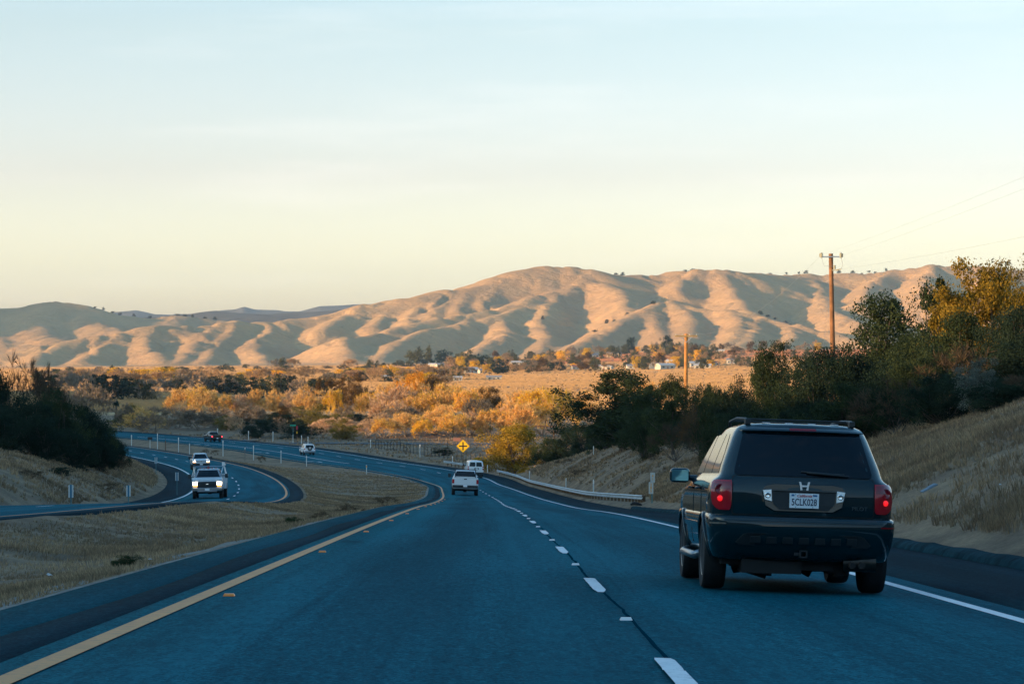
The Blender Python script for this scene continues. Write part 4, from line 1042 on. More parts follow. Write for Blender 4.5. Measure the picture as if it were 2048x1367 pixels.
# ---------------------------------------------------------------- the dark sport utility vehicle in the right lane
def hero():
    e = empty('sport_utility_vehicle', (0,0,0)); tag(e, 'dark green sport utility vehicle ahead in the right lane with tail lamps lit', 'car')
    zs = [.33,.36,.42,.50,.58,.66,.72,.765,.785,.793,.80,.86,.94,1.02,1.09,1.13,1.16,1.185,1.21,1.25,1.30,1.37,1.44,1.52,1.60,1.66,1.70,1.725,1.745,1.758,1.765]
    S = Shell(zs, [(.33,.87),(.36,.905),(.45,.935),(.55,.955),(.70,.968),(.765,.968),(.785,.962),(.80,.950),(.95,.952),(1.06,.945),(1.13,.925),(1.16,.900),(1.185,.865),(1.21,.845),(1.30,.822),(1.44,.772),(1.60,.714),(1.66,.688),(1.70,.662),(1.725,.632),(1.745,.585),(1.758,.51),(1.765,.38)],
        [(.33,.24),(.36,.17),(.45,.08),(.55,.03),(.66,.0),(.74,.0),(.765,.012),(.785,.035),(.793,.10),(.80,.125),(.94,.115),(1.1,.125),(1.21,.16),(1.30,.20),(1.44,.27),(1.60,.355),(1.66,.39),(1.70,.415),(1.725,.44),(1.745,.47),(1.758,.52),(1.765,.64)],
        [(.33,4.5),(.45,4.70),(.6,4.77),(.8,4.77),(.95,4.68),(1.02,4.45),(1.06,3.75),(1.10,3.62),(1.21,3.42),(1.44,2.98),(1.60,2.66),(1.70,2.42),(1.745,2.2),(1.765,1.8)], rr=.21, rf=.32, br=.06, bf=.16)
    S.build('body', P_TEAL, e, (1.02, 3.72), .415, .34)
    patch(S.rear, rrows(.800, 1.207, -.742, .742, -.740, .740, .03), .003, 'shut_line', M_UNDER, e, 16, .01)
    # tailgate panel with shut lines, rear window, garnish
    patch(S.rear, rrows(.812, 1.198, -.728, .728, -.728, .728, .03), .008, 'tailgate', P_TEAL, e, 16, .02)
    patch(S.rear, rrows(1.212, 1.655, -.725, .725, -.618, .618, .045), .006, 'rear_window', M_TGLASS, e, 14, .02)
    sp = MB(); rows = []
    for k in range(-8, 9):
        t = k/8; x = .63*t; rows.append([S.rear(x, 1.715, .0), S.rear(x, 1.712, .045-.012*t*t), S.rear(x*1.01, 1.682, .06-.015*t*t), S.rear(x*1.01, 1.672, .04), S.rear(x*1.01, 1.678, .0)])
    sp.grid(rows); sp.build('spoiler', P_TEAL, e, smooth=40)
    patch(S.rear, rrows(1.688, 1.712, -.135, .135, -.135, .135, .008), .058, 'brake_lamp', M_REDD, e, 6, .05)
    # plate housing: raised garnish with dark recess
    g = MB(); pts_o = [(-.30,.795+.05),(.30,.845),(.40,.90),(.435,1.06),(.40,1.115),(.30,1.135),(-.30,1.135),(-.40,1.115),(-.435,1.06),(-.40,.90)]
    g.prism(pts_o, lambda u, v, t: S.rear(u, v, t), .004, .026); g.build('plate_housing', P_TEAL, e, smooth=30, bevel=.008)
    g = MB(); g.prism([(-.25,.865),(.25,.865),(.315,.925),(.325,1.055),(-.325,1.055),(-.315,.925)], lambda u, v, t: S.rear(u, v, t), .0265, .0295); g.build('plate_recess', M_PLAS, e)
    g = MB(); g.prism([(-.335,1.056),(.335,1.056),(.335,1.072),(-.335,1.072)], lambda u, v, t: S.rear(u, v, t), .027, .045); g.build('handle', P_TEAL, e, bevel=.004)
    for sg in (-1, 1):
        q = [(.328,.945),(.405,.965),(.425,1.062),(.333,1.072)]
        g = MB(); g.prism([(sg*u, v) for u, v in (q if sg > 0 else q[::-1])], lambda u, v, t: S.rear(u, v, t), .0265, .044); l = g.build('reversing_lamp', M_CLEARL, e, bevel=.006)
        c = Vector(S.rear(sg*.372, 1.012, .045)); r = MB(); r.lathe([(.034,.0),(.030,-.004),(.02,-.001),(.001,.0)], tuple(c), 'y', 16); r.build('reflector', M_CHR, l, smooth=True)
    pl = MB(); c = Vector(S.rear(0, .962, .034)); pl.box((0, c.y, .962), (.305,.004,.152)); p = pl.build('licence_plate', M_PLATE, e, bevel=.003)
    yy = c.y-.004
    text_obj('lettering', '5CLK028', .098, M_NAVY, p, (0, yy, .945), .70, .0012, .0012)
    text_obj('lettering', 'California', .040, M_PRED, p, (0, yy, 1.013), 1.0, .0012, .0006, shear=.35)
    st = MB(); st.box((-.118, yy, 1.018), (.030,.002,.020)); st.box((.112, yy, 1.018), (.044,.002,.018)); st.build('sticker', M_PBLUE, p)
    bo = MB()
    for x, z in ((-.09,1.027),(.09,1.027),(-.09,.897),(.09,.897)): bo.lathe([(.005,0),(.005,-.003),(.001,-.004)], (x, yy, z), 'y', 8)
    bo.build('bolt', M_CHR, p)
    # emblem
    em = MB(); y0 = S.rear(0, 1.105, .028)[1]; F = lambda u, v, t: (u, y0-t, 1.112+v)
    for sg in (-1, 1):
        q = [(.050,.048),(.030,.048),(.020,.004),(.020,-.012),(.032,-.048),(.050,-.048),(.037,-.012),(.037,.010)]
        q = [(.058,.045),(.036,.045),(.024,-.002),(.020,-.042),(.042,-.042),(.046,-.004)]
        em.prism([(sg*u, v) for u, v in (q if sg < 0 else q[::-1])], F, 0, .012)
    em.prism([(-.030,-.008),(.030,-.008),(.030,.010),(-.030,.010)], F, 0, .012)
    em.build('emblem', M_EMB, e, bevel=.002)
    text_obj('badge', 'PILOT', .055, M_BADGE, e, (.585, S.rear(.585, .90, .011)[1], .895), 1.15, .003, 0, (rad(90),0,rad(7.5)))
    # wiper
    wp = MB(); wp.tube([S.rear(.03, 1.255, .025), S.rear(.18, 1.245, .035), S.rear(.46, 1.225, .03)], [.014,.012,.010], 6); wp.tube([S.rear(-.03, 1.262, .018), S.rear(.42, 1.243, .018)], .008, 5); wp.build('wiper', M_PLAS, e, smooth=True)
    # tail lamps wrap the corners
    for sg in (-1, 1):
        rows = [(z, sg*a, sg*b) for z, a, b in [(.845,.765,.86),(.86,.752,.90),(.90,.745,.955),(.98,.742,.985),(1.08,.740,1.005),(1.13,.740,1.0),(1.155,.742,.975)]]
        tl = patch(S.rear, rows, .014, 'tail_lamp', M_REDL, e, 10, .02)
        rows = [(z, sg*a, sg*b) for z, a, b in [(1.06,.752,.99),(1.10,.752,.985),(1.14,.752,.96)]]
        patch(S.rear, rows, .0165, 'lens', M_REDD, tl, 8, .004)
        c = Vector(S.rear(sg*.855, .962, .018)); r = MB(); r.lathe([(.031,.006),(.029,-.004),(.02,-.009),(.001,-.011)], tuple(c), 'y', 20); r.build('bulb', M_TAILON, tl, smooth=True)
        c = Vector(S.rear(sg*.86, 1.06, .018)); r = MB(); r.lathe([(.055,.01),(.052,.0),(.044,-.003),(.040,.004),(.001,.005)], tuple(c), 'y', 20); r.build('reflector', M_REDD, tl, smooth=True)
    # bumper: step pad with blocks, lower valance
    pad = MB(); pad.prism([(-.66,.49),(.66,.49),(.70,.52),(.62,.605),(.56,.618),(-.56,.618),(-.62,.605),(-.70,.52)], lambda u, v, t: S.rear(u, v, t), .004, .022)
    for k in range(-3, 4): pad.prism([(k*.165-.055,.515),(k*.165+.055,.515),(k*.165+.05,.585),(k*.165-.05,.585)], lambda u, v, t: S.rear(u, v, t), .022, .034)
    pad.build('bumper_pad', M_PLAS, e, bevel=.006)
    rl = patch(S.rear, rrows(.735, .752, -.82, .82, -.82, .82, .006), .004, 'bumper_trim', P_TEAL, e, 16, .01)
    for sg in (-1, 1): patch(S.rear, [(.70, sg*.80, sg*1.02),(.715, sg*.80, sg*1.03)], .004, 'side_marker', M_CHR if sg < 0 else M_REDD, e, 8, .006)
    # underbody
    u = MB(); rr = random.Random(4)
    u.box((0, 2.4, .36), (1.62, 4.0, .16)); u.box((-.30,.50,.30), (.62,.5,.20)); u.box((.1,.55,.31),(.5,.4,.14))
    for k in range(16): u.box((rr.uniform(-.6,.55), rr.uniform(.5,1.3), rr.uniform(.22,.30)), (rr.uniform(.08,.28), rr.uniform(.1,.3), rr.uniform(.06,.12)), Euler((rr.uniform(-.2,.2), rr.uniform(-.3,.3), 0)).to_matrix())
    u.tube([(-.78,1.02,.34),(0,1.02,.29),(.78,1.02,.34)], .045, 8); u.tube([(-.65,.75,.26),(.0,.80,.24),(.65,.75,.26)], .03, 8); u.box((.12,.95,.235), (.16,.2,.10), Euler((0,.5,0)).to_matrix())
    u.build('underbody', M_UNDER, e)
    h = MB(); y1 = .05
    for a in ((-.032,0,.012,.075),(.032,0,.012,.075)): h.box((a[0]+.005, y1+.05, .415), (.012,.12,.075))
    for z in (.383,.447): h.box((.005, y1+.05, z), (.076,.12,.012))
    h.box((-.06,y1+.06,.415),(.05,.05,.03)); h.build('tow_hitch', M_HITCH, e)
    x = MB(); x.tube([(.44,.30,.335),(.78,.30,.345)], [.095,.10], 18); x.lathe([(.035,.13),(.035,.30),(.02,.31)], (.52,0,.315), 'y', 14); x.lathe([(.035,.13),(.035,.30),(.02,.31)], (.62,0,.315), 'y', 14)
    ex = x.build('exhaust', M_STEEL, e, smooth=35)
    for q in (.52,.62):
        x = MB(); x.lathe([(.028,.128),(.028,.126)], (q,0,.315), 'y', 14); x.build('pipe_mouth', M_UNDER, ex)
    # flanks
    for sg in (-1, 1):
        f = lambda y, z, off, sg=sg: S.side(sg, y, z, off)
        for rows in ([(1.225,.62,1.40),(1.30,.66,1.40),(1.45,.76,1.38),(1.60,.92,1.34),(1.645,1.02,1.32)], [(1.225,1.46,2.40),(1.30,1.46,2.40),(1.45,1.44,2.36),(1.60,1.40,2.30),(1.645,1.39,2.26)], [(1.225,2.46,3.30),(1.30,2.46,3.16),(1.45,2.42,2.90),(1.60,2.36,2.60),(1.64,2.34,2.50)]):
            patch(f, rows, .004, 'side_window', M_TGLASS, e, 6, .012)
        for y in (1.43, 2.43):
            q = MB(); q.tube([f(y, z, .0015) for z in (.46,.6,.8,.95,1.1)], .0035, 4); q.build('door_seam', M_UNDER, e)
        for y in (1.62, 2.62):
            hd = MB(); hd.tube([f(y, 1.06, .005), f(y+.04, 1.06, .035), f(y+.20, 1.06, .035), f(y+.24, 1.06, .005)], .014, 6); hd.build('door_handle', P_TEAL, e, smooth=True)
        mo = MB(); mo.prism([(1.50,.64),(3.25,.64),(3.25,.70),(1.50,.70)], lambda u, v, t, sg=sg: S.side(sg, u, v, t), -.002, .012); mo.build('side_moulding', P_TEAL, e, bevel=.004)
        bd = MB(); bd.tube([(sg*.93,1.55,.36),(sg*.99,1.62,.33),(sg*.99,3.15,.33),(sg*.93,3.22,.36)], .042, 10); bd.build('side_step', M_BUMP, e, smooth=True)
        # arch lips
        for y in (1.02, 3.72):
            a = MB(); a.tube([(sg*(S.W(.3735+.425*max(math.sin(t), -.05))+.006), y+.425*math.cos(t), .3735+.425*math.sin(t)) for t in np.linspace(-.05, math.pi+.05, 22)], .018, 6); a.build('wheel_arch', P_TEAL, e, smooth=True)
        # mirror
        m = MB(); m.box((sg*1.055, 3.18, 1.19), (.23,.15,.165)); mm = m.build('wing_mirror', P_TEAL, e, bevel=.05, seg=4, smooth=40)
        g = MB(); g.box((sg*1.055, 3.104, 1.19), (.19,.004,.125)); g.build('mirror_glass', M_MIRG, mm, bevel=.0018)
        a = MB(); a.tube([(sg*.86,3.16,1.16),(sg*.98,3.18,1.17)], [.04,.03], 8); a.build('mirror_arm', P_TEAL, mm)
        # roof rails
        r = MB(); r.tube([(sg*.545,.62,1.755),(sg*.553,.66,1.785),(sg*.56,.80,1.805),(sg*.57,1.6,1.825),(sg*.56,2.5,1.805),(sg*.55,2.62,1.76)], [.020,.020,.017,.017,.017,.020], 8)
        r.box((sg*.55,.68,1.775),(.055,.14,.06)); r.build('roof_rail', M_PLAS, e, smooth=35, bevel=.006)
    for y in (1.0, 2.2):
        c = MB(); c.box((0, y, 1.808), (1.08,.055,.018)); c.build('cross_bar', M_PLAS, e, bevel=.008)
    rb = MB()
    for k in range(4): rb.box((-.36+.24*k, .62, 1.763), (.085,.05,.014))
    rb.build('roof_strip', M_CHR, e, bevel=.003)
    for y in (1.02, 3.72):
        for sg in (-1, 1): wheel(e, sg*.845, y, .374, .245, sg)
    return e
hv = hero(); place_vehicle(hv, main_pt, None, 27.75, -1.49, yaw=rad(.4)); 
# ---------------------------------------------------------------- pickups and others
def lamp_box(name, c, d, m, parent, bevel=.01):
    b = MB(); b.box(c, d); return b.build(name, m, parent, bevel=bevel)
def pickup(label, paint, W=.98, H=1.93, L=5.6, belt=1.30, front=False, rack=False, bed=True, cab0=1.95, cab1=3.95, wheelR=.39, lamps='rear', name='pickup_truck'):
    e = empty(name, (0,0,0)); tag(e, label, 'pickup truck')
    zs = [.50,.54,.60,.75,.90,1.05,belt-.08,belt-.03,belt]
    S = Shell(zs, [(.5,W-.10),(.56,W-.03),(.75,W),(1.05,W),(belt-.06,W-.02),(belt,W-.05)], [(.5,.10),(.6,.06),(belt,.06)], [(.5,L-.12),(.6,L-.02),(1.0,L-.04),(belt-.10,L-.12),(belt,L-.55)], rr=.07, rf=.16, br=.01, bf=.10)
    body = S.build('body', paint, e, (1.25, L-1.05), wheelR*1.14, .30)
    zc = [belt-.02, belt+.05, belt+.2, H-.22, H-.10, H-.04, H]
    C = Shell(zc, [(belt-.02,W-.07),(belt+.05,W-.08),(H-.10,W-.25),(H-.04,W-.29),(H,W-.42)], [(belt-.02,cab0),(belt+.05,cab0),(H-.10,cab0+.10),(H-.04,cab0+.15),(H,cab0+.30)], [(belt-.02,cab1+.10),(belt+.05,cab1),(H-.10,cab1-.62),(H-.04,cab1-.70),(H,cab1-.95)], rr=.10, rf=.16, br=.02, bf=.08)
    cab = C.build('cab', paint, e)
    z0, z1 = belt+.07, H-.12
    rwt = C.W(z1)-.08; rwb = C.W(z0)-.10
    patch(C.rear, rrows(z0, z1, -rwb, rwb, -rwt, rwt, .04), .006, 'rear_window', M_TGLASS, e, 10, .015)
    patch(lambda u, z, o: C.front(u, z, o), rrows(z0-.02, z1+.01, -rwb-.03, rwb+.03, -rwt-.02, rwt+.02, .04), .006, 'windscreen', M_TGLASS, e, 12, .015)
    for sg in (-1, 1):
        f = lambda y, z, off, sg=sg: C.side(sg, y, z, off)
        patch(f, [(z0,cab0+.16,cab0+.98),(z1,cab0+.24,cab0+.95)], .005, 'side_window', M_TGLASS, e, 4, .012)
        patch(f, [(z0,cab0+1.06,cab1-.18),(z1,cab0+1.04,cab1-.66)], .005, 'side_window', M_TGLASS, e, 4, .012)
        m = MB(); m.box((sg*(W+.22), cab1-.35, belt+.12), (.20,.12,.28)); m.tube([(sg*(W-.06),cab1-.33,belt+.06),(sg*(W+.18),cab1-.35,belt+.10)], .025, 6); m.tube([(sg*(W-.06),cab1-.33,belt+.18),(sg*(W+.18),cab1-.35,belt+.17)], .025, 6); m.build('wing_mirror', M_PLAS, e, bevel=.03)
        for y in (1.25, L-1.05): wheel(e, sg*(W-.12), y, wheelR, .25, sg)
    if bed:
        b = MB(); b.box((0, (.16+cab0)/2, belt+.004), (2*W-.26, cab0-.22, .012)); b.build('bed_shade', M_UNDER, e)  # flat dark slab stands for the shade inside the open bed
        tg = patch(S.rear, rrows(.80, belt-.015, -W+.17, W-.17, -W+.17, W-.17, .02), .012, 'tailgate', paint, e, 8, .02)
        lamp_box('tailgate_handle', (0, .035, belt-.12), (.22,.03,.07), M_PLAS, tg)
        for sg in (-1, 1):
            t = patch(S.rear, [(.90, sg*(W-.155), sg*(W-.01)),(.93, sg*(W-.16), sg*(W+.02)),(belt-.17, sg*(W-.16), sg*(W+.02)),(belt-.14, sg*(W-.155), sg*(W-.01))], .016, 'tail_lamp', M_REDL if lamps != 'brake' else M_BRAKE, e, 6, .02)
        rb = MB(); rb.box((0, -.02, .68), (2*W-.06, .18, .20)); rb.box((0,-.06,.72),(.6,.14,.10)); rb.build('rear_bumper', M_PLAS, e, bevel=.03)
        lamp_box('licence_plate', (0,-.135,.72), (.305,.006,.152), M_PLATE, e, .002)
    if front:
        G = lambda u, v, t: S.front(u, v, t)
        gm = M_UNDER if front == 'dark' else paint; gw = W-.36
        gr = patch(S.front, [(.70,-gw+.05,gw-.05),(.76,-gw,gw),(.92,-gw,gw),(1.06,-gw,gw),(1.13,-gw+.06,gw-.06)], .03, 'grille', gm, e, 14, .05)
        for z in ((.80,.90,1.0) if front == 'dark' else (.86,.98)): patch(S.front, [(z,-gw+.05,gw-.05),(z+.035,-gw+.05,gw-.05)], .045, 'grille_bar', M_HITCH if front == 'dark' else M_PLAS, gr, 14, .02)
        bd = MB(); bd.lathe([(.085,.0),(.085,.02),(.01,.022)], (0, S.front(0,.95,.045)[1], .95), 'y', 18); bo = bd.build('emblem', M_CHR, gr); bo.scale = (1.2,1,.5); bo.location = (0,0,.475)
        for sg in (-1, 1):
            q = [(W-.36,.90),(W-.06,.90),(W-.04,1.09),(W-.36,1.12)]
            h = MB(); h.prism([(sg*u, v) for u, v in (q if sg > 0 else q[::-1])], G, -.02, .035); h.build('headlamp', M_HEAD, e, bevel=.01)
            q = [(W-.35,.80),(W-.07,.80),(W-.06,.89),(W-.36,.89)]
            h = MB(); h.prism([(sg*u, v) for u, v in (q if sg > 0 else q[::-1])], G, -.02, .032); h.build('turn_lamp', M_TURN, e, bevel=.01)
        bp = MB(); bp.box((0, L+.02, .64), (2*W-.02,.22,.20)); bp.box((0,L+.10,.50),(1.3,.14,.12)); bp.build('front_bumper', M_BUMP if front == 'dark' else M_PLAS, e, bevel=.04)
        lamp_box('licence_plate', (0, L+.145, .60), (.305,.006,.152), M_PLATE, e, .002)
    un = MB(); un.box((0, L/2, .52), (1.5, L-.9, .22)); un.tube([(-W+.1,1.25,.40),(W-.1,1.25,.40)], .07, 8); un.tube([(-W+.1,L-1.05,.40),(W-.1,L-1.05,.40)], .06, 8); un.lathe([(.16,-.12),(.16,.12)], (.0,1.25,.40), 'x', 14); un.box((.3,.5,.42),(.5,.4,.14)); un.build('underbody', M_UNDER, e)
    if rack:
        r = MB(); r.box((0, cab0-.12, H+.02), (2*W-.42,.08,.07))
        for sg in (-1, 1): r.box((sg*(W-.22), cab0-.14, (belt+H)/2), (.06,.06,H-belt))
        r.build('headache_rack', M_PLAS, e)
    return e, S, C
wp, _, _ = pickup('white pickup truck seen from behind in the left lane with black cab rack', P_WHITE, 1.0, 1.95, 5.8, 1.36, rack=True); place_vehicle(wp, main_pt, None, 206, -5.55)
bp_, _, _ = pickup('black pickup truck with red tail lamps rounding the far bend', P_BLACK, .98, 1.86, 5.4, 1.26, lamps='brake'); place_vehicle(bp_, main_pt, None, 487, -5.5)
sp_, _, _ = pickup('silver white pickup truck with lit headlamps following the utility truck', P_SILV, .93, 1.78, 5.2, 1.16, front='body', wheelR=.37); place_vehicle(sp_, left_pt, None, 291, -5.3, flip=True)
# utility truck: pickup cab with a service body and a ladder rack
ut, US, UC = pickup('white utility truck with ladder rack and lit headlamps coming towards the camera', P_GREYW, 1.0, 1.98, 5.9, 1.36, front='dark', bed=False, cab0=2.35, cab1=4.3, name='utility_truck')
ut['category'] = 'truck'
def service_body(e):
    for sg in (-1, 1):
        b = MB(); b.box((sg*.93, 1.15, 1.10), (.44, 2.35, .98)); sb = b.build('service_box', P_WHITE, e, bevel=.02)
        d = MB()
        for y in (.35, 1.15, 1.95): d.box((sg*1.153, y, 1.25), (.012,.70,.56))
        d.build('locker_door', P_WHITE, sb, bevel=.006)
        a = MB(); a.lathe([(.46, sg*1.10),(.46, sg*1.156)], (0,1.25,.50), 'x', 24); a.build('wheel_arch', M_UNDER, sb)
        wheel(e, sg*1.02, 1.25, .40, .26, sg)
    r = MB()
    for sg in (-1, 1):
        for y in (.25, 1.3, 2.25): r.tube([(sg*1.10,y,1.58),(sg*.98,y,2.10)], .032, 6)
        r.tube([(sg*.98,.1,2.10),(sg*.98,3.6,2.10)], .035, 6)
    for y in (.25, 1.3, 2.25, 3.5): r.tube([(-.98,y,2.11),(.98,y,2.11)], .030, 6)
    for sg in (-1, 1): r.tube([(sg*.98,3.5,2.10),(sg*.80,3.9,1.40)], .028, 6)
    r.build('ladder_rack', M_ALLOY, e)
    c = MB(); c.tube([(-1.0,3.0,2.20),(-1.0,.3,2.20)], .09, 10); c.box((-1.0,2.9,2.26),(.20,.3,.24)); c.build('pipe_tube', P_WHITE, e)
    m = MB()
    for k in range(-2, 3): m.box((k*.26, 3.55, 2.0), (.09,.10,.05))
    m.build('marker_lamp', M_REDL, e, bevel=.01)
    b = MB(); b.lathe([(.09,2.02),(.09,2.12),(.05,2.15)], (0,3.3,0), 'z', 12); b.build('beacon', M_REDL, e)
service_body(ut); place_vehicle(ut, left_pt, None, 184, -5.1, flip=True)
# place by the front end: oncoming vehicles face the camera
def van():
    e = empty('cargo_van', (0,0,0)); tag(e, 'white cargo van with two rear windows on the right just past the pickup', 'van')
    zs = [.45,.5,.6,.8,1.0,1.2,1.4,1.6,1.8,1.95,2.03,2.08,2.10]
    S = Shell(zs, [(.45,.90),(.5,.96),(.8,1.0),(1.2,1.0),(1.4,.975),(1.8,.90),(1.95,.86),(2.03,.80),(2.08,.70),(2.1,.5)], [(.45,.1),(.6,.05),(1.2,.05),(1.9,.16),(2.03,.22),(2.1,.4)], [(.45,5.4),(.6,5.5),(1.0,5.4),(1.15,4.9),(1.3,4.5),(1.9,3.8),(2.1,3.3)], rr=.10, rf=.25, br=.02, bf=.1)
    S.build('body', P_WHITE, e, (1.15, 4.5), .42, .3)
    for sg in (-1, 1):
        a, b, c, d = sg*.06, sg*.80, sg*.06, sg*.70
        rows = rrows(1.36, 1.90, min(a,b), max(a,b), min(c,d), max(c,d), .05)
        patch(S.rear, rows, .006, 'rear_window', M_TGLASS, e, 6, .015)
        q = [(.95, sg*.86, sg*1.0),(1.0, sg*.85, sg*1.05),(1.35, sg*.83, sg*1.04),(1.40, sg*.84, sg*1.0)]
        patch(S.rear, q, .012, 'tail_lamp', M_REDL, e, 5, .02)
        for y in (1.15, 4.5): wheel(e, sg*.87, y, .38, .25, sg)
        f = lambda y, z, off, sg=sg: S.side(sg, y, z, off)
        patch(f, [(1.38,3.0,4.1),(1.85,3.05,3.7)], .006, 'side_window', M_TGLASS, e, 4, .012)
        m = MB(); m.box((sg*1.18,3.95,1.45),(.16,.12,.28)); m.tube([(sg*.92,3.95,1.40),(sg*1.15,3.95,1.42)], .03, 6); m.build('wing_mirror', M_PLAS, e, bevel=.03)
    q = MB(); q.tube([S.rear(0, z, .004) for z in (.62,.9,1.2,1.5,1.95)], .006, 4); q.build('door_seam', M_UNDER, e)
    p = lamp_box('plate_holder', (.10, .035, 1.10), (.52,.03,.24), M_PLAS, e); lamp_box('licence_plate', (.12,.015,1.10), (.305,.006,.152), M_PLATE, p, .002)
    b = MB(); b.box((0,-.02,.56),(1.96,.16,.18)); b.build('rear_bumper', M_PLAS, e, bevel=.03)
    un = MB(); un.box((0,2.7,.45),(1.5,4.6,.22)); un.tube([(-.9,1.15,.38),(.9,1.15,.38)], .07, 8); un.build('underbody', M_UNDER, e)
    return e
place_vehicle(van(), main_pt, None, 337, -1.0)
def white_suv():
    e = empty('sport_utility_vehicle', (0,0,0)); tag(e, 'white boxy sport utility vehicle with spare wheel on its tailgate, far left', 'car')
    zs = [.42,.46,.55,.7,.9,1.02,1.08,1.3,1.5,1.62,1.70,1.73]
    S = Shell(zs, [(.42,.80),(.46,.85),(.7,.88),(1.02,.87),(1.08,.85),(1.5,.74),(1.62,.70),(1.70,.63),(1.73,.45)], [(.42,.10),(.55,.02),(.7,.02),(.72,.08),(1.05,.09),(1.62,.22),(1.70,.28),(1.73,.4)], [(.42,4.3),(.6,4.45),(.9,4.35),(1.05,3.4),(1.10,3.2),(1.6,2.6),(1.73,2.1)], rr=.10, rf=.2, br=.03, bf=.08)
    S.build('body', P_WHITE, e, (.95, 3.45), .40, .28)
    patch(S.rear, rrows(1.12, 1.60, -.66, .66, -.58, .58, .04), .006, 'rear_window', M_TGLASS, e, 8, .015)
    w = MB(); w.lathe([(.20,.0),(.35,.0),(.36,-.06),(.36,-.16),(.33,-.20),(.22,-.20),(.20,-.15)], (0,.07,1.08), 'y', 24); sw = w.build('spare_wheel', M_RUB, e, smooth=35)
    c = MB(); c.lathe([(.21,-.05),(.21,-.17),(.10,-.19),(.01,-.19)], (0,.07,1.08), 'y', 20); c.build('rim', M_ALLOY, sw, smooth=35)
    for sg in (-1, 1):
        patch(S.rear, [(.82, sg*.72, sg*.86),(.86, sg*.71, sg*.90),(1.04, sg*.71, sg*.90),(1.08, sg*.72, sg*.86)], .012, 'tail_lamp', M_REDL, e, 5, .02)
        f = lambda y, z, off, sg=sg: S.side(sg, y, z, off)
        for rows in ([(1.13,.42,1.15),(1.58,.58,1.12)], [(1.13,1.22,2.05),(1.58,1.2,2.02)], [(1.13,2.12,3.0),(1.58,2.1,2.5)]): patch(f, rows, .005, 'side_window', M_TGLASS, e, 4, .012)
        m = MB(); m.box((sg*1.0,2.95,1.18),(.18,.10,.15)); m.build('wing_mirror', P_WHITE, e, bevel=.03)
        for y in (.95, 3.45): wheel(e, sg*.76, y, .36, .24, sg)
    b = MB(); b.box((0,-.02,.60),(1.70,.14,.16)); b.build('rear_bumper', M_CHR, e, bevel=.03)
    un = MB(); un.box((0,2.2,.42),(1.35,3.8,.2)); un.tube([(-.75,.95,.37),(.75,.95,.37)], .06, 8); un.build('underbody', M_UNDER, e)
    lamp_box('licence_plate', (-.45,.03,.86), (.305,.02,.152), M_PLATE, e, .002)
    return e
place_vehicle(white_suv(), main_pt, None, 424, -7.2)
# ================================================================ grass, weeds, street furniture, poles, houses
def grass_mat():
    m = bpy.data.materials.new('dry_grass_blades'); m.use_nodes = True; nt = m.node_tree
    for n in list(nt.nodes):
        if n.type != 'OUTPUT_MATERIAL': nt.nodes.remove(n)
    N = NT(m); out = [n for n in nt.nodes if n.type == 'OUTPUT_MATERIAL'][0]; geo = N.n('NewGeometry')
    c = N.mix(N.mapr(N.noise(geo.outputs['Position'], .35, 4, .6), .38, .64, 0, 1), (.22,.15,.098), (.42,.295,.18))
    c = N.mix(N.mapr(N.noise(geo.outputs['Position'], .13, 3, .6), .5, .64, 0, .6), c, (.12,.088,.06))
    c = N.mix(geo.outputs['Random Per Island'], N.mix(1, c, (.6,.6,.6), 'MULTIPLY'), N.mix(1, c, (1.35,1.3,1.2), 'MULTIPLY'))
    d = N.n('BsdfDiffuse'); t = N.n('BsdfTranslucent'); mx = N.n('MixShader'); mx.inputs[0].default_value = .3
    N.L.new(c, d.inputs[0]); N.L.new(c, t.inputs[0]); N.L.new(d.outputs[0], mx.inputs[1]); N.L.new(t.outputs[0], mx.inputs[2]); N.L.new(mx.outputs[0], out.inputs[0]); return m
M_BLADE = grass_mat()
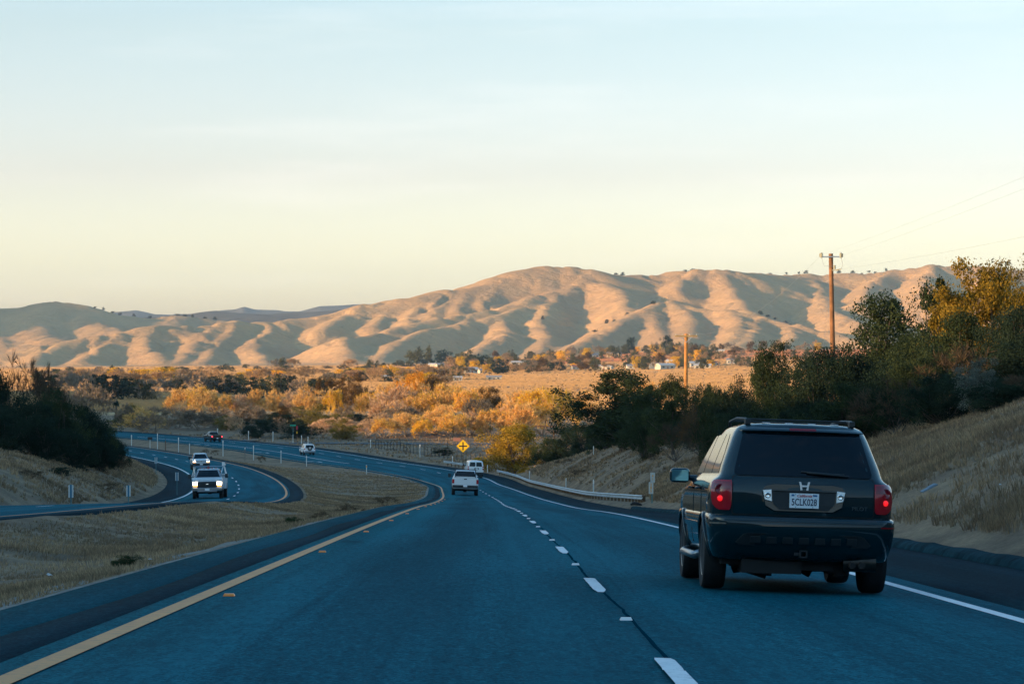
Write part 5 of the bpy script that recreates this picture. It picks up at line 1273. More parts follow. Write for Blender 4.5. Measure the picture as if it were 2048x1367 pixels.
def grass(seed, n, sampler, hmin, hmax, lean=.6):
    rng = np.random.RandomState(seed); x, y = sampler(rng, n)
    keep = (fbm(x*.22, y*.16, 3)+.35*fbm(x*.9, y*.7, 2)) > rng.uniform(-.42, .32, len(x)); x, y = x[keep], y[keep]
    z = near_z(x, y); nb = 5; X = np.repeat(x, nb); Y = np.repeat(y, nb); Z = np.repeat(z, nb); k = len(X)
    sc = np.repeat(rng.uniform(.6,1.25,len(x)), nb)*np.repeat(.75+.9*np.clip(fbm(x*.15+7, y*.12, 2)+.3, 0, 1), nb)
    h = rng.uniform(hmin, hmax, k)*sc; a = rng.uniform(0, 6.283, k); ln = rng.uniform(.05, lean, k)*h*1.6
    w = np.maximum(.006, Y*.00013)*rng.uniform(.7,1.4,k); r = rng.uniform(0,.10,k)*sc; X = X+r*np.cos(a); Y2 = Y+r*np.sin(a)
    b = rng.uniform(-1.2,1.2,k); bx, by = np.cos(b)*w, np.sin(b)*w
    base = np.stack([X, Y2, Z-.03], 1); tip = np.stack([X+ln*np.cos(a), Y2+ln*np.sin(a), Z+h], 1); mid = (base*.45+tip*.55); mid[:,2] += h*.10; mid[:,0] -= ln*np.cos(a)*.15; mid[:,1] -= ln*np.sin(a)*.15
    o = np.stack([bx, by, 0*bx], 1)
    V = np.stack([base-o, base+o, mid+o*.8, tip, mid-o*.8], 1).reshape(-1,3); i = np.arange(k)[:,None]*5
    T = np.concatenate([np.concatenate([i, i+1, i+2, i+4], 1)]); T2 = np.concatenate([i+4, i+2, i+3, i+3], 1)
    me = bpy.data.meshes.new('dry_grass'); me.vertices.add(len(V)); me.vertices.foreach_set('co', V.astype(np.float32).ravel())
    quads = T.astype(np.int32); tris = T2[:,:3].astype(np.int32); nl = quads.size+tris.size
    me.loops.add(nl); me.loops.foreach_set('vertex_index', np.concatenate([quads.ravel(), tris.ravel()]))
    me.polygons.add(2*k); me.polygons.foreach_set('loop_start', np.concatenate([np.arange(k)*4, quads.size+np.arange(k)*3]).astype(np.int32)); me.polygons.foreach_set('loop_total', np.concatenate([np.full(k,4), np.full(k,3)]).astype(np.int32))
    me.materials.append(M_BLADE); me.update(calc_edges=True)
    return tag(link('dry_grass', me), kind='stuff')
def stubble(seed, n):
    # upright dry stubble standing on the fields: seen this flat, its sides are what shows
    rng = np.random.RandomState(seed); y = 820*(3690/820)**rng.rand(n); t = rng.uniform(-.23,.23,n); x = t*y
    z = np.where(y < 1, 0, valley_full(x, y)); w = rng.uniform(.5,1.6,n)*(y/1800); h = rng.uniform(.38,.52,n)*(.6+y/3000); a = rng.normal(0,.30,n)+.53
    dx, dy = np.cos(a)*w, -np.sin(a)*w; j = rng.uniform(-.1,.1,n)*h
    V = np.stack([np.stack([x-dx,y-dy,z-.1],1), np.stack([x+dx,y+dy,z-.1],1), np.stack([x+dx*.8,y+dy*.8,z+h+j],1), np.stack([x-dx*.9,y-dy*.9,z+h-j],1)],1).reshape(-1,3)
    return tag(link('dry_stubble', np_mesh('dry_stubble', V, np.arange(4*n).reshape(n,4), M_STUB)), kind='stuff')
def stub_mat():
    m = leaf_mat('dry_stubble', (.47,.29,.135), (.42,.25,.115), .35, 0., isl=.07); nt = m.node_tree; N = NT(m)
    geo = N.n('NewGeometry'); pos = geo.outputs['Position']; d = [q for q in nt.nodes if q.type == 'BSDF_DIFFUSE'][0]; t = [q for q in nt.nodes if q.type == 'BSDF_TRANSLUCENT'][0]
    src = d.inputs[0].links[0].from_socket; sp = N.n('SeparateXYZ'); N.L.new(pos, sp.inputs[0])
    n1 = N.noise(N.scalev(pos, (.35,1,1)), .004, 3); n2 = N.noise(pos, .012, 4)
    far = N.mapr(sp.outputs[1], 2850, 3000, 0, 1); right = N.mapr(sp.outputs[0], -160, -60, 0, 1)
    ploughed = N.math('MULTIPLY', N.math('MULTIPLY', far, right), N.mapr(n1, .40, .46, 0, .8))
    c = N.mix(ploughed, src, (.36,.14,.085)); c = N.mix(N.mapr(n2, .46, .64, 0, .45), c, (.34,.22,.12))
    N.L.new(c, d.inputs[0]); N.L.new(c, t.inputs[0]); return m
M_STUB = stub_mat(); stubble(41, 130000)
def samp_y(rng, n, y0, y1, p=1.6):
    return y0*(y1/y0)**(rng.rand(n)**(1/p)*1.0)
def s_right(rng, n):
    y = samp_y(rng, n, 18, 190); s = toeR(y)+rng.rand(n)**1.25*(9+.10*y); return Wx(y)+(RS+.5+s)/cosf(Wx, y), y
def s_mound(rng, n):
    y = rng.uniform(150, 340, n); s = toeR(y)+.3+rng.rand(n)*13; return Wx(y)+(RS+.5+s)/cosf(Wx, y), y
def s_median(rng, n):
    y = samp_y(rng, n, 10, 360, 1.3); u = rng.rand(n); xa = Wx(y)-(YO(y)+LS+.25)/cosf(Wx, y); xb = Lx(y)+1.5/cosf(Lx, y); return xb+(xa-xb)*u, y
def s_left(rng, n):
    y = samp_y(rng, n, 70, 330, 1.2); s = .9+rng.rand(n)*12; return Lx(y)-(L_LANES+L_SH+s)/cosf(Lx, y), y
def s_field(rng, n):
    y = rng.uniform(330, 560, n); s = rng.uniform(1.5, 90, n); return Wx(y)+(RS+s)/cosf(Wx, y), y
grass(1, 90000, s_right, .05, .21); grass(2, 14000, s_mound, .07, .24); grass(3, 80000, s_median, .02, .09); grass(4, 32000, s_left, .06, .24); grass(5, 9000, s_field, .15, .4)
# weeds growing in the median and on the banks
def weed(kind, px, d, h, wd, label):
    x = (px-CXP)/FPX*d; z = gz(x, d); zt = z+h
    return plant(kind, px, d, YH-(zt-HC)*FPX/d, wd*FPX/d, label, 'weeds on the verge')
weed('shrub_olive', 252, 33.5, .16, .5, 'dark green weed clump nearest on the median edge')
weed('shrub_olive', 590, 62, .2, .6, 'green weed bush halfway along the median edge')
weed('brown', 640, 70, .25, .7, 'dry brown weed right behind the green one on the median')
weed('brown', 700, 84, .3, .9, 'dry grey weed clump on the median before the bend')
weed('brown', 770, 104, .4, 1.1, 'dry reddish weed near the tip of the median')
weed('brown_leafy', 522, 385, 1.0, 1.7, 'round reddish tumbleweed among the white posts')
weed('brown_leafy', 430, 420, .9, 1.6, 'reddish weed left of the tumbleweed')
weed('brown', 410, 425, .8, 1.8, 'low reddish weed by the second row of posts')
weed('brown', 215, 176, .6, 2.2, 'dark low brush on the face of the left hill above the second blue panel')
weed('shrub', 120, 168, .5, 1.8, 'small dark bush on the face of the left hill')
weed('brown', 60, 150, .5, 2.2, 'brown brush patch on the left hill near the frame edge')
weed('brown', 1130, 300, .8, 2.4, 'grey brush patch on the left flank of the right mound')
weed('brown', 1160, 262, .7, 2.0, 'grey brush patch low on the front of the right mound')
weed('brown', 165, 31, .07, .2, 'tiny dark weed at the gravel edge of the median')
weed('shrub_olive', 985, 405, 1.2, 2.6, 'dark green bush inside the pipe fence') if False else None
weed('dark_ever', 887, 440, 1.3, 3.6, 'low dark bush at the foot of the pipe fence')
# ---------------------------------------------------------------- raised reflectors
M_REFW = mat('white_reflector', (.75,.72,.68), .3); M_REFO = mat('amber_reflector', (.85,.22,.02), .3)
def reflector(y, o, m, label, group, src=[{}]):
    k = m.name
    if k not in src[0]:
        b = MB(); b.add([(-.05,-.05,0),(.05,-.05,0),(.05,.05,0),(-.05,.05,0),(-.04,-.018,.02),(.04,-.018,.02),(.04,.018,.02),(-.04,.018,.02)], [(3,2,1,0),(4,5,6,7),(0,1,5,4),(1,2,6,5),(2,3,7,6),(3,0,4,7)])
        ob = b.build('road_reflector', m); src[0][k] = ob
    else: ob = src[0][k].copy(); COL.objects.link(ob)
    ob.location = main_pt(y, o, .004); tag(ob, label, 'road stud', group)
for k in range(14): reflector(21.8+13.05*k, -3.6, M_REFW, 'small white reflector between the lane dashes', 'white road studs along the lane line')
for k in range(12): reflector(23.6+13.05*k, -7.19+.21, M_REFO, 'small orange reflector beside the yellow line', 'orange road studs along the yellow line')
# ---------------------------------------------------------------- guardrails
M_GALV = mat('galvanised_steel', (.50,.53,.55), .42, .75, noise=.25, nscale=2); M_WOODP = mat('weathered_wood', (.13,.075,.04), .9, noise=.4, nscale=5)
def guardrail(label, ys, of, seed):
    p0 = main_pt(ys[0], of(ys[0])); e = tag(empty('guardrail', p0), label, 'guardrail'); inv = -p0
    prof = [(0,.48),(.07,.515),(.07,.555),(0,.60),(0,.645),(.07,.69),(.07,.73),(0,.765)]
    rows = []
    for y in np.arange(ys[0], ys[1]+.1, 2.0):
        c = Wx(y)+of(y)/cosf(Wx, y); z = float(zMain(y, RS))-.12-.02*(of(y)-RS); rows.append([Vector((c-.09-a, y, z+h))+inv for a, h in prof])
    b = MB(); b.grid(rows); r2 = [[q+Vector((.006,0,0)) for q in r] for r in rows]; b.grid(r2); b.build('rail', M_GALV, e, smooth=30)
    for y in np.arange(ys[0]+.4, ys[1], 2.0):
        c = Wx(y)+of(y)/cosf(Wx, y); z = float(zMain(y, RS))-.12-.02*(of(y)-RS); k = MB(); k.box(Vector((c+.03, y, z+.28))+inv, (.15,.20,.98)); k.build('post', M_WOODP, e, bevel=.01)
    return e
guardrail('long steel guardrail on wooden posts along the right shoulder', (166, 352), lambda y: 3.6+1.7*float(1-sstep(166, 206, np.array(y))), 1)
guardrail('short far guardrail glimpsed left of the white van', (366, 388), lambda y: 3.9, 2)
# ---------------------------------------------------------------- marker posts
M_WPOST = mat('white_marker_plastic', (.52,.52,.50), .5); M_OPOST = mat('orange_marker_band', (.80,.36,.03), .5); M_GPOST = mat('green_steel_post', (.06,.16,.17), .6); M_BLUE = mat('blue_reflector_panel', (.03,.16,.26), .4); M_BROWNP = mat('brown_post', (.12,.06,.035), .8)
def marker(px, d, top, label, kind='white', group='marker posts by the road', wd=.10):
    x = (px-CXP)/FPX*d; z = gz(x, d)-.05; h = HC+(YH-top)/FPX*d-z; h = max(h, .8) if top > 880 or px < 1100 else 1.15
    e = tag(empty('marker_post', (x, d, z)), label, 'marker post', group); b = MB(); wd = max(wd, d*.00030)
    if kind == 'panel':
        b.box((0,0,h*.5), (.05,.04,h)); b.build('post', M_GPOST, e); p = MB()
        for sg in (-1, 1): q = MB(); q.box((sg*.085,-.03,h-.30), (.07,.012,.60)); q.build('panel', M_WPOST, e)
        q = MB(); q.box((0,-.034,h-.30), (.085,.012,.62)); q.build('panel', M_BLUE, e)
    else:
        m = {'white':M_WPOST,'orange':M_WPOST,'dark':M_BROWNP,'tan':M_GRAVEL}[kind]
        b.add([(-wd/2,.0,0),(0,-.04,0),(wd/2,0,0),(0,.03,0),(-wd/2,0,h-.03),(0,-.04,h-.03),(wd/2,0,h-.03),(0,.03,h-.03),(0,0,h)], [(0,1,5,4),(1,2,6,5),(2,3,7,6),(3,0,4,7),(4,5,8),(5,6,8),(6,7,8),(7,4,8)]); b.build('post', m, e)
        q = MB(); q.box((0,-.03,h-.22), (wd*1.06,.03,.22)); q.build('reflector', M_OPOST if kind == 'orange' else (M_BLUE if kind == 'dark' else M_REFW), e)
for px, d, top, lb, kd in [
 (142,128,969,'blue and white marker panel, leftmost at the foot of the left hill','panel'),(257,148,970,'blue and white marker panel, second along the foot of the left hill','panel'),(354,196,944,'blue and white marker panel at the nose of the left hill','panel'),(312,262,914,'blue and white marker panel beyond the nose of the left hill','panel'),
 (733,342,929,'orange topped white marker post nearest to the median bend','orange'),(613,374,910,'white marker post next beyond the orange topped one','white'),(562,388,900,'white marker post left of the tumbleweed gap','white'),(507,402,890,'white marker post above the round tumbleweed','white'),(446,418,880,'white marker post below the black pickup','white'),(490,398,893,'tan marker post beside the round tumbleweed','tan'),
 (379,382,886,'white marker post above the lit silver pickup','white'),(357,432,874,'white marker post at the median gap','white'),(331,436,876,'short dark post at the median gap','dark'),(315,410,866,'tall white marker post left of the median gap','white'),(263,440,869,'white marker post near the left thicket','white'),
 (435,512,856,'white marker post right behind the black pickup','white'),(497,506,861,'white marker post right of the black pickup','white'),(546,500,862,'white marker post before the dark evergreen','white'),(603,488,870,'white marker post left of the white boxy car','white'),(616,482,872,'stubby white post above the white boxy car','white'),(741,470,878,'stubby white post at the corner of the pipe fence','white'),(840,430,888,'stubby white post on the grass left of the crossroads sign','white'),
 (905,394,911,'white marker post at the short far guardrail','white'),(975,362,929,'white marker post behind the rail beside the van','white'),(1059,314,941,'white marker post behind the rail, third from its near end','white'),(1132,250,955,'white marker post behind the rail, second from its near end','white'),(1187,212,958,'white marker post behind the rail, nearest to its near end','white'),
 (1187,280,862,'thin pale stake on top of the right mound','white'),
]: marker(px, d, top, lb, kd, None, .07 if px == 1187 and top < 900 else .10)
# double plaque by the kerb
def plaque():
    d = 146; x = (1304-CXP)/FPX*d; z = gz(x, d)-.1; top = HC+(YH-944)/FPX*d; h = top-z
    e = tag(empty('roadside_sign', (x, d, z)), 'two small white plaques with orange marks on a green post', 'sign')
    b = MB(); b.box((0,.02,h*.45), (.07,.05,h*.9)); b.build('post', M_GPOST, e)
    for cx, cz, n in ((.035,h-.28,2),(-.055,h-.84,3)):
        q = MB(); q.box((cx,-.02,cz), (.25,.012,.54 if n == 2 else .64)); pl = q.build('plaque', M_WPOST, e)
        for k in range(n): text_obj('mark', '285'[k] if n == 3 else '41'[k], .20, M_OPOST, pl, (cx,-.03,cz+.17*((n-1)/2-k)), 1.0, .002, .004)
plaque()
# crossroads warning sign
M_SIGNY = mat('sign_yellow', (.92,.52,.005), .45); M_SIGNB = mat('sign_black', (.01,.01,.012), .5); M_SIGNR = mat('sign_back_brown', (.30,.13,.09), .6); M_SIGNG = mat('sign_green', (.0,.28,.17), .5); M_RED = mat('sign_red', (.45,.02,.04), .5)
def cross_sign():
    d = 364; x = (926-CXP)/FPX*d; z = gz(x, d); cz = HC+(YH-890)/FPX*d-z
    e = tag(empty('warning_sign', (x, d, z-.1)), 'yellow diamond crossroads sign with black plus on a post', 'sign')
    b = MB(); b.box((0,.05,cz*.5), (.11,.09,cz+.9)); b.build('post', M_WOODP, e)
    r = .90; F = lambda u, v, t: (u, t, cz+v)
    di = [(0,-r),(r,0),(0,r),(-r,0)]
    def rnd(q, k): 
        out = []
        for i in range(4):
            a, p, c = Vector(q[i-1]), Vector(q[i]), Vector(q[(i+1) % 4]); out += [tuple(p+(a-p).normalized()*k), tuple(p+((a-p).normalized()+(c-p).normalized())*k*.25), tuple(p+(c-p).normalized()*k)]
        return out
    b = MB(); b.prism(rnd(di, .12), F, -.012, .0); pl = b.build('plate', M_SIGNY, e)
    q = MB(); r2 = r*.93; r3 = r*.905
    o = rnd([(0,-r2),(r2,0),(0,r2),(-r2,0)], .11); i_ = rnd([(0,-r3),(r3,0),(0,r3),(-r3,0)], .10)
    q.add([F(u, v, -.0145) for u, v in o]+[F(u, v, -.0145) for u, v in i_], [(k, (k+1) % 12, (k+1) % 12+12, k+12) for k in range(12)]); q.build('border', M_SIGNB, pl)
    c = MB(); w, l = .085, .55; c.prism([(-w,-l),(w,-l),(w,-w),(l,-w),(l,w),(w,w),(w,l),(-w,l),(-w,w),(-l,w),(-l,-w),(-w,-w)], F, -.020, -.0125); c.build('symbol', M_SIGNB, pl)
cross_sign()
def panel_sign(px, d, cy, w, h, m, label, name='sign', post=M_WOODP, extra=None):
    x = (px-CXP)/FPX*d; z = gz(x, d); cz = HC+(YH-cy)/FPX*d-z
    e = tag(empty(name, (x, d, z-.1)), label, 'sign'); b = MB(); b.box((0,.04,cz*.5), (.09,.08,cz+.2)); b.build('post', post, e)
    b = MB(); b.box((0,-.02,cz), (w,.03,h)); b.build('plate', m, e, bevel=.01)
    if extra: extra(e, cz)
panel_sign(914, 420, 877, 1.15, .5, M_SIGNR, 'small reddish brown sign just above the crossroads diamond', 'back_sign')
def _blade(e, cz):
    b = MB(); b.box((0,-.03,.9), (.12,.05,1.7)); b.build('sleeve', M_WPOST, e)
panel_sign(586, 500, 849, 1.1, .28, M_SIGNG, 'green street name blade on a tall post at the junction', 'street_sign', M_GPOST, _blade)
def _stop(e, cz):
    b = MB(); F = lambda u, v, t: (u*.35, t, cz+v); b.prism([(.42*math.cos(6.283*(k+.5)/8), .42*math.sin(6.283*(k+.5)/8)) for k in range(8)], F, -.06, -.04); b.build('plate', M_RED, e)
    b = MB(); b.box((0,-.05,cz-.85), (.16,.03,.4)); b.build('plate', M_SIGNY, e)
panel_sign(594, 506, 854, .12, .5, M_RED, 'red stop sign seen nearly edge on beside the street sign', 'stop_sign', M_BROWNP, _stop)
panel_sign(300, 425, 875, .75, .45, M_SIGNB, 'small dark marker plate standing in the median gap', 'marker_sign', M_WPOST)
# ---------------------------------------------------------------- pipe fence, ranch gate
M_IRON = mat('dark_iron_pipe', (.014,.018,.022), .6, .4); M_RUSTI = mat('rusty_beam', (.10,.045,.025), .8)
def pipe_fence(label, pts, h, bars, sp, rails):
    p0 = Vector((pts[0][0], pts[0][1], gz(*pts[0]))); e = tag(empty('pipe_fence', p0), label, 'fence', 'black pipe fences'); 
    P_ = []
    for (a, b) in zip(pts[:-1], pts[1:]):
        n = max(1, int(math.hypot(b[0]-a[0], b[1]-a[1])/sp))
        P_ += [(a[0]+(b[0]-a[0])*k/n, a[1]+(b[1]-a[1])*k/n) for k in range(n+(b == pts[-1]))]
    base = [Vector((x, y, gz(x, y)))-p0 for x, y in P_]
    for q in base: b = MB(); b.tube([q-Vector((0,0,.2)), q+Vector((0,0,h))], .045, 6); b.build('post', M_IRON, e)
    for f in rails: b = MB(); b.tube([q+Vector((0,0,h*f)) for q in base], .04, 6); b.build('rail', M_IRON, e)
xc = lambda px, d: ((px-CXP)/FPX*d, d)
pipe_fence('near run of black pipe fence dropping towards the yellowing oak', [xc(751,470), xc(800,452), xc(870,430), xc(960,408)], 1.5, 0, 2.2, (.15,.98))
pipe_fence('far run of black pipe fence behind the near one', [xc(752,472), xc(850,474), xc(985,476)], 1.5, 0, 3.4, (.98,))
def ranch_gate():
    d = 385; e0 = Vector((*xc(1066, d), 0)); e0.z = gz(e0.x, d); e = tag(empty('ranch_gate', e0), 'rusty ranch gate frame with a long crossbeam above the yellowing oak', 'gate')
    zt = HC+(YH-853)/FPX*d-e0.z
    for px in (1028,1108): x = (px-CXP)/FPX*d-e0.x; b = MB(); b.tube([(x,0,-.3),(x,0,zt)], .08, 8); b.build('post', M_RUSTI, e)
    b = MB(); b.box((0,0,zt+.05), (92/FPX*d,.12,.14)); b.build('beam', M_RUSTI, e, bevel=.02)
ranch_gate()
# ---------------------------------------------------------------- utility poles and cables
M_POLE_SUN = mat('sunlit_pole_wood', (.46,.20,.055), .9, noise=.3, nscale=2.5); M_POLE = mat('pole_wood', (.22,.10,.042), .9, noise=.35, nscale=2.5, bump=.5, bscale=18); M_ARM = mat('crossarm_wood', (.34,.23,.10), .85, noise=.3, nscale=4); M_INS = mat('insulator_glass', (.45,.42,.30), .3); M_WIRE = mat('cable', (.34,.34,.33), .6)  # the first repeats the pole wood with warm sunlight put into its colour
PT = {}
def pole(px, top, d, label, arm, nm):
    x = (px-CXP)/FPX*d; z = gz(x, d); h = HC+(YH-top)/FPX*d-z
    e = tag(empty('utility_pole', (x, d, z)), label, 'utility pole'); lean = .02 if arm == 'short' else -.006
    b = MB(); b.tube([(0,0,-.4),(-lean*h*.5,0,h*.5),(-lean*h,0,h)], [.148,.138,.12] if arm == 'short' else [.20,.18,.16], 14); b.build('pole', M_POLE if arm == 'short' else M_POLE_SUN, e, smooth=40)
    tx = -lean*h
    if arm == 'short':
        a = MB(); a.box((tx,-.16,h-.18), (1.16,.06,.07)); ar = a.build('crossarm', M_GALV, e)
        for sg in (-1, 1):
            i = MB(); i.lathe([(.05,0),(.09,.05),(.05,.10),(.10,.15),(.05,.20),(.09,.24),(.02,.30)], (tx+sg*.54,-.16,h-.24), 'z', 10); i.box((tx+sg*.60,-.16,h-.10),(.12,.05,.20)); i.build('insulator', M_INS, ar)
        i = MB(); i.box((tx+.22,-.10,h-.92), (.34,.06,.06)); i.lathe([(.04,0),(.08,.06),(.04,.12),(.08,.18),(.02,.22)], (tx+.20,-.12,h-.86), 'z', 10); i.tube([(tx+.30,-.1,h-.90),(tx+.56,-.14,h-.86)], .035, 6); i.build('insulator', M_INS, e)
        c = MB(); c.tube([(tx+.54,-.16,h-.2),(tx+.64,-.2,h-.6),(tx+.56,-.14,h-.86)], .012, 5); c.tube([(tx-.54,-.16,h-.2),(tx-.40,-.2,h-.7),(tx+.2,-.12,h-.72)], .010, 5); c.build('jumper_wire', M_WIRE, e)
        PT[nm] = [Vector((x+tx-.58, d-.16, z+h-.1)), Vector((x+tx+.60, d-.16, z+h-.1)), Vector((x+tx+.56, d-.14, z+h-.86))]
    else:
        a = MB(); a.box((tx,-.16,h-.22), (2.1,.10,.13)); ar = a.build('crossarm', M_ARM, e, bevel=.01)
        for sg in (-1, 1):
            s_ = MB(); s_.tube([(tx+sg*.55,-.15,h-.28),(tx,-.16,h-.82)], .022, 6); s_.build('brace', M_GALV, e)
        for q in (-.95,-.35,.35,.95): i = MB(); i.lathe([(.03,0),(.055,.06),(.03,.11),(.01,.14)], (tx+q,-.16,h-.155), 'z', 8); i.build('insulator', M_INS, ar)
        PT[nm] = [Vector((x+tx+q, d-.16, z+h-.02)) for q in (-.95,.35,.95)]
pole(1669, 507, 150, 'tall leaning utility pole with short steel crossarm above the dark shrubs', 'short', 'a')
pole(1371, 667, 250, 'shorter orange lit utility pole with wooden crossarm and braces', 'wide', 'b')
def cable(a, b, sag, r, label, n=24):
    p = [a.lerp(b, k/n)-Vector((0,0,sag*4*(k/n)*(1-k/n))) for k in range(n+1)]; m = MB(); m.tube([q-a for q in p], r, 5)
    o = m.build('power_cable', M_WIRE, None, smooth=True, loc=a); tag(o, label, 'cable')
A = PT['a']; far = [P(2420,196,60), P(2420,226,60), P(2520,372,60)]
cable(A[0]+Vector((.05,0,.02)), far[0], .15, .003, 'highest power cable running to the upper right corner')
cable(A[1], far[1], .15, .003, 'second power cable running to the right below the highest')
cable(A[2], far[2], .15, .0035, 'lowest power cable running to the right edge')
cable(A[0], PT['b'][2], 1.2, .0045, 'thin cable from the tall pole down to the shorter one')
gx = P(1618, 720, 158); gx.z = gz(gx.x, gx.y); cable(A[2]+Vector((-.4,0,-.2)), gx, 0, .006, 'slanting guy wire left of the tall pole')
g2 = PT['b'][1]; g3 = Vector((g2.x+3.2, g2.y+6, gz(g2.x+3.2, g2.y+6))); cable(g2-Vector((0,0,.5)), g3, 0, .007, 'slanting guy wire right of the shorter pole')
def far_pole(px, d, top, label):
    x = (px-CXP)/FPX*d; z = gz(x, d); h = HC+(YH-top)/FPX*d-z
    e = tag(empty('utility_pole', (x, d, z)), label, 'utility pole', 'distant poles'); b = MB(); b.tube([(0,0,0),(0,0,h)], .35, 6); b.build('pole', M_POLE, e); a = MB(); a.box((0,-.4,h-.8), (3.6,.3,.4)); a.build('crossarm', M_ARM, e)
far_pole(1120, 2600, 728, 'distant pole left of the village, first of two'); far_pole(1155, 2620, 731, 'distant pole left of the village, second of two'); far_pole(1437, 2500, 722, 'distant pole among the village trees')
# ---------------------------------------------------------------- village houses
M_HW = mat('pale_house_wall', (.55,.48,.38), .8); M_HT = mat('tan_house_wall', (.45,.33,.22), .8); M_RW = mat('pale_roof', (.50,.47,.43), .7); M_RG = mat('grey_roof', (.26,.25,.25), .8); M_RR = mat('red_brown_roof', (.28,.12,.08), .8); M_PANE = mat('house_window', (.03,.04,.05), .2)
def house(px, d, w, dep, h, wall, roof, label, ry=0., zoff=0.):
    x = (px-CXP)/FPX*d; z = gz(x, d)+zoff; w *= .8; dep *= .85; h *= .85
    e = tag(empty('house', (x, d, z-.2), (0,0,ry)), label, 'house'); rh = h*.38
    b = MB(); b.box((0,0,h/2), (w,dep,h)); b.add([(-w/2,-dep/2,h),(-w/2,dep/2,h),(-w/2,0,h+rh*.94)], [(0,1,2)]); b.add([(w/2,-dep/2,h),(w/2,dep/2,h),(w/2,0,h+rh*.94)], [(0,1,2)]); b.build('wall', wall, e)
    r = MB(); o = .5
    for sg in (-1, 1): r.add([(-w/2-o,sg*(dep/2+o),h-.25),(w/2+o,sg*(dep/2+o),h-.25),(w/2+o,0,h+rh),(-w/2-o,0,h+rh),(-w/2-o,sg*(dep/2+o),h-.05),(w/2+o,sg*(dep/2+o),h-.05),(w/2+o,0,h+rh+.25),(-w/2-o,0,h+rh+.25)], [(0,1,2,3),(4,5,6,7),(0,1,5,4),(1,2,6,5),(3,0,4,7)])
    r.build('roof', roof, e)
    for q in (-.3,.28): v = MB(); v.box((w*q,-dep/2-.03,h*.55), (w*.14,.08,h*.34)); v.build('window', M_PANE, e)
    v = MB(); v.box((0,-dep/2-.03,h*.35), (w*.09,.08,h*.7)); v.build('door', M_RR, e)
for a in [
 (940,2480,17,11,5,M_HW,M_RW,'pale barn with whitish roof left on the field edge',.5),(866,3200,12,8,4,M_HW,M_RW,'small white house right under the slim eucalyptus',-.4),(880,3180,11,8,4,M_HW,M_RG,'small pale house with grey roof below the eucalyptus clumps',.3),
 (1033,3000,18,9,4,M_HW,M_RW,'long white shed on the terrace left of the village',.2),(1052,3010,11,8,4,M_HT,M_RW,'small tan shed right of the long white one',-.3),(1185,3350,18,12,5,M_HW,M_RG,'house with hipped grey roof high above the village',.4),(1228,3300,22,12,5,M_HT,M_RG,'wide tan house in the trees above the village',-.2),
 (1150,2600,8,7,4,M_HW,M_RR,'little pale house by the two distant poles',.3),(1210,2560,18,10,4,M_HW,M_RW,'low white house at the left end of the village front',-.3),(1270,2580,20,10,4,M_HW,M_RG,'long low house with grey roof in the village front',.1),(1308,2560,10,9,6,M_HW,M_RW,'white gabled house with steep roof in the village front',1.2),(1330,2520,20,12,5,M_HW,M_RW,'bright white barn left of the shorter pole',.5),
 (1345,2750,14,10,5,M_HT,M_RW,'tan house with pale roof behind the bright barn',-.4),(1388,2650,13,10,5,M_HW,M_RW,'white house right behind the shorter pole',.3),(1405,2560,20,9,4,M_HW,M_RW,'long white building right of the shorter pole',-.1),(1425,2700,15,9,4,M_HW,M_RR,'pale house with red brown roof at the right end of the village',.5),(1465,2750,14,9,5,M_HW,M_RG,'bluish roofed house right of the village trees',-.2),(1440,3500,14,5,3,M_HW,M_RW,'white trailer alone on the slope above the village',.0),
 (915,2480,8,6,3.5,M_HT,M_RR,'little brown roofed cabin left of the pale barn',-.5),(965,2460,9,7,4,M_HW,M_RG,'little house half hidden in yellow trees right of the barn',.4),(782,1950,17,7,3,M_HT,M_RW,'long tan building above the vivid orange tree',.1),(732,2600,14,8,3.5,M_HW,M_RG,'small white house far left of the eucalyptus clumps',.2),(915,1850,7,4,3,M_HW,M_RW,'small white trailer on the field above the golden trees',.2),(988,1900,13,4,2.6,M_HW,M_RG,'row of low pale sheds in the middle of the field',.0),(1620,2500,26,10,4,M_HW,M_RG,'pale long house glimpsed left of the tall pole',.1),(1295,2700,14,9,4.5,M_HT,M_RR,'tan house with brown roof in mid village',.6),
]: house(*a)
# ---------------------------------------------------------------- odds and ends on the ground
M_PLANK = mat('bluish_board', (.17,.22,.27), .7); M_PAPER = mat('pale_litter', (.42,.44,.45), .7)
def on_ground(px, d, build, name, label, cat, dz=.0, rot=(0,0,0)):
    x = (px-CXP)/FPX*d; b = MB(); build(b); o = b.build(name, [M_PLANK, M_PAPER, M_RUB][b.m], None, bevel=.004, loc=(x, d, gz(x, d)+dz)); o.rotation_euler = rot; tag(o, label, cat)
def _pl(b): b.m = 0; b.box((0,0,0), (.42,.12,.03)); b.box((.08,.01,.02), (.2,.1,.02))
on_ground(1858, 62, _pl, 'board', 'bluish board lying on the right grass slope', 'board', .10, (.1,-.42,.3))
def _ty(b):
    b.m = 2; b.tube([(-.3,0,.05),(-.1,.03,.12),(.1,-.02,.09),(.32,.02,.04)], [.05,.10,.09,.04], 7)
x_ = on_ground(1272, 146, _ty, 'tyre_scrap', 'black tyre scrap lying at the edge of the right shoulder', 'scrap', .02)
def _pa(b):
    b.m = 1; b.add([(-.035,-.02,0),(.03,-.025,.01),(.04,.025,.0),(-.025,.03,.02),(0,0,.03)], [(0,1,4),(1,2,4),(2,3,4),(3,0,4),(3,2,1,0)])
for px, d, lb in ((97,40,'scrap of pale litter on the grass at the far left of the median'),(300,44,'scrap of pale litter in the middle of the near median'),(530,64,'pale scrap near the green weed bush'),(100,36,'lower of two pale scraps at the left of the median'),(2000,55,'tiny pale scrap on the right grass slope'),(1985,72,'pale scrap high on the right grass slope')):
    on_ground(px, d, _pa, 'litter', lb, 'litter', .05)
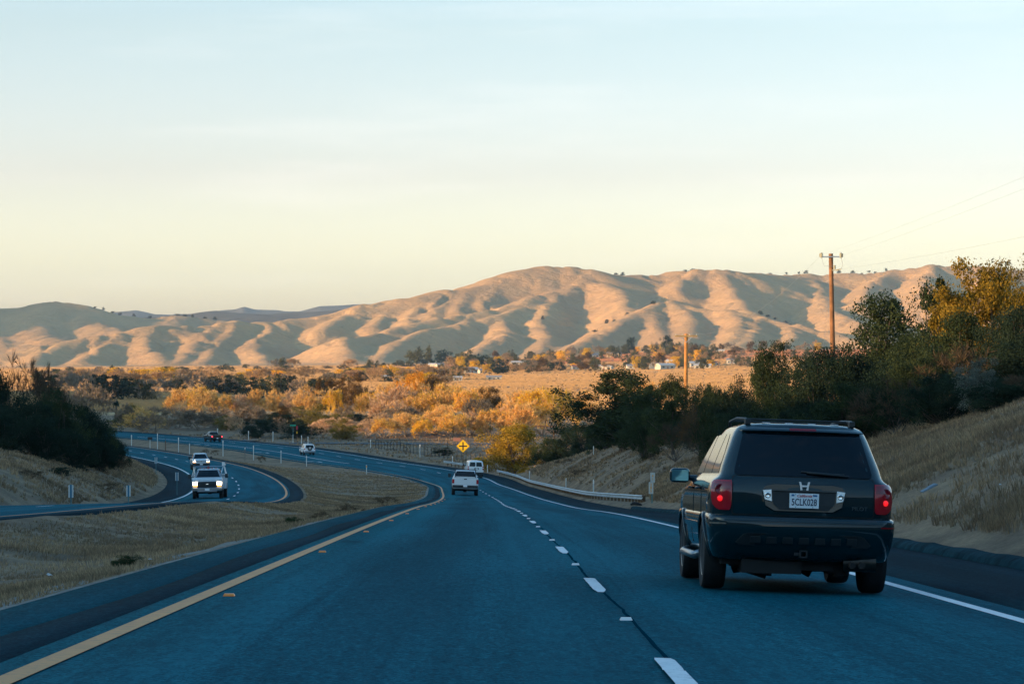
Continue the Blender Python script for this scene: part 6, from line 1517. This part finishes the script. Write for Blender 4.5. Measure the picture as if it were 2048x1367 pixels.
# ================================================================ sky, sun, air, camera
SUN_EL, SUN_AZ = rad(9.5), math.atan2(-.90, -.436)      # direction towards the sun: left of the view and a little behind
to_sun = Vector((math.sin(SUN_AZ)*math.cos(SUN_EL), math.cos(SUN_AZ)*math.cos(SUN_EL), math.sin(SUN_EL)))
w = bpy.data.worlds.new('World'); SC.world = w; w.use_nodes = True
nt = w.node_tree; bg = nt.nodes['Background']
class WN(NT):
    def __init__(s, t): s.nt = t; s.L = t.links
N = WN(nt)
sky = N.n('TexSky'); sky.sky_type = 'NISHITA'; sky.sun_disc = False; sky.sun_elevation = SUN_EL; sky.sun_rotation = SUN_AZ
sky.altitude = 200; sky.air_density = 1.3; sky.dust_density = 1.6; sky.ozone_density = 2.0
tc = N.n('TexCoord'); sp = N.n('SeparateXYZ'); N.L.new(tc.outputs['Generated'], sp.inputs[0])
el = sp.outputs[2]
# the low haze veil pales the sky near the horizon; higher up it deepens to teal blue
tint = N.ramp(N.mapr(el, 0, 1, 0, 1), [(0,(1.20,1.25,1.72)),(.028,(1.15,1.25,1.74)),(.068,(.80,.775,1.09)),(.122,(.675,.672,.815)),(.35,(.50,.74,.84)),(1,(.30,.66,.85))])
c = N.mix(1, N.mix(1, sky.outputs[0], (1.45,1.45,1.5), 'MULTIPLY'), tint, 'MULTIPLY')
cl = N.noise(N.scalev(tc.outputs['Generated'], (1.5,1.5,16)), 3.2, 5, .6); 
clm = N.mapr(cl, .5, .78, 0, .13, True)
c = N.mix(clm, c, (5.5,5.0,4.6))
N.L.new(c, bg.inputs['Color']); bg.inputs['Strength'].default_value = .15
sl = bpy.data.lights.new('sun', 'SUN'); sl.energy = 3.9; sl.angle = rad(.5); sl.color = (1.0,.64,.31)
so = bpy.data.objects.new('sun', sl); COL.objects.link(so); so.rotation_euler = to_sun.to_track_quat('Z', 'Y').to_euler(); so.location = (0,0,60)
def haze():
    b = MB(); b.box((0, 8500, 260), (26000, 19000, 640)); o = b.build('haze', [])
    m = bpy.data.materials.new('haze'); m.use_nodes = True; t = m.node_tree
    for n in list(t.nodes):
        if n.type != 'OUTPUT_MATERIAL': t.nodes.remove(n)
    v = t.nodes.new('ShaderNodeVolumePrincipled'); v.inputs['Color'].default_value = (.70,.86,1.0,1); v.inputs['Density'].default_value = HAZE_D
    v.inputs['Anisotropy'].default_value = .3
    out = [n for n in t.nodes if n.type == 'OUTPUT_MATERIAL'][0]; t.links.new(v.outputs[0], out.inputs['Volume'])
    o.data.materials.append(m); tag(o, kind='stuff')
HAZE_D = 3.2e-5
haze()
cam = bpy.data.cameras.new('camera'); co = bpy.data.objects.new('camera', cam); COL.objects.link(co); SC.camera = co
cam.sensor_width = 36; cam.lens = FPX/2048*36; cam.shift_y = (YH-683.5)/2048; cam.clip_start = .5; cam.clip_end = 40000
co.location = (0, 0, HC); co.rotation_euler = (rad(90), 0, 0)
SC.view_settings.view_transform = 'Standard'; SC.view_settings.look = 'None'; SC.view_settings.exposure = 1.1; SC.view_settings.gamma = 1
SC.cycles.use_denoising = True; SC.cycles.max_bounces = 6; SC.cycles.diffuse_bounces = 3; SC.cycles.glossy_bounces = 3; SC.cycles.transmission_bounces = 4
SC.cycles.transparent_max_bounces = 8; SC.cycles.volume_bounces = 0; SC.cycles.sample_clamp_indirect = 6
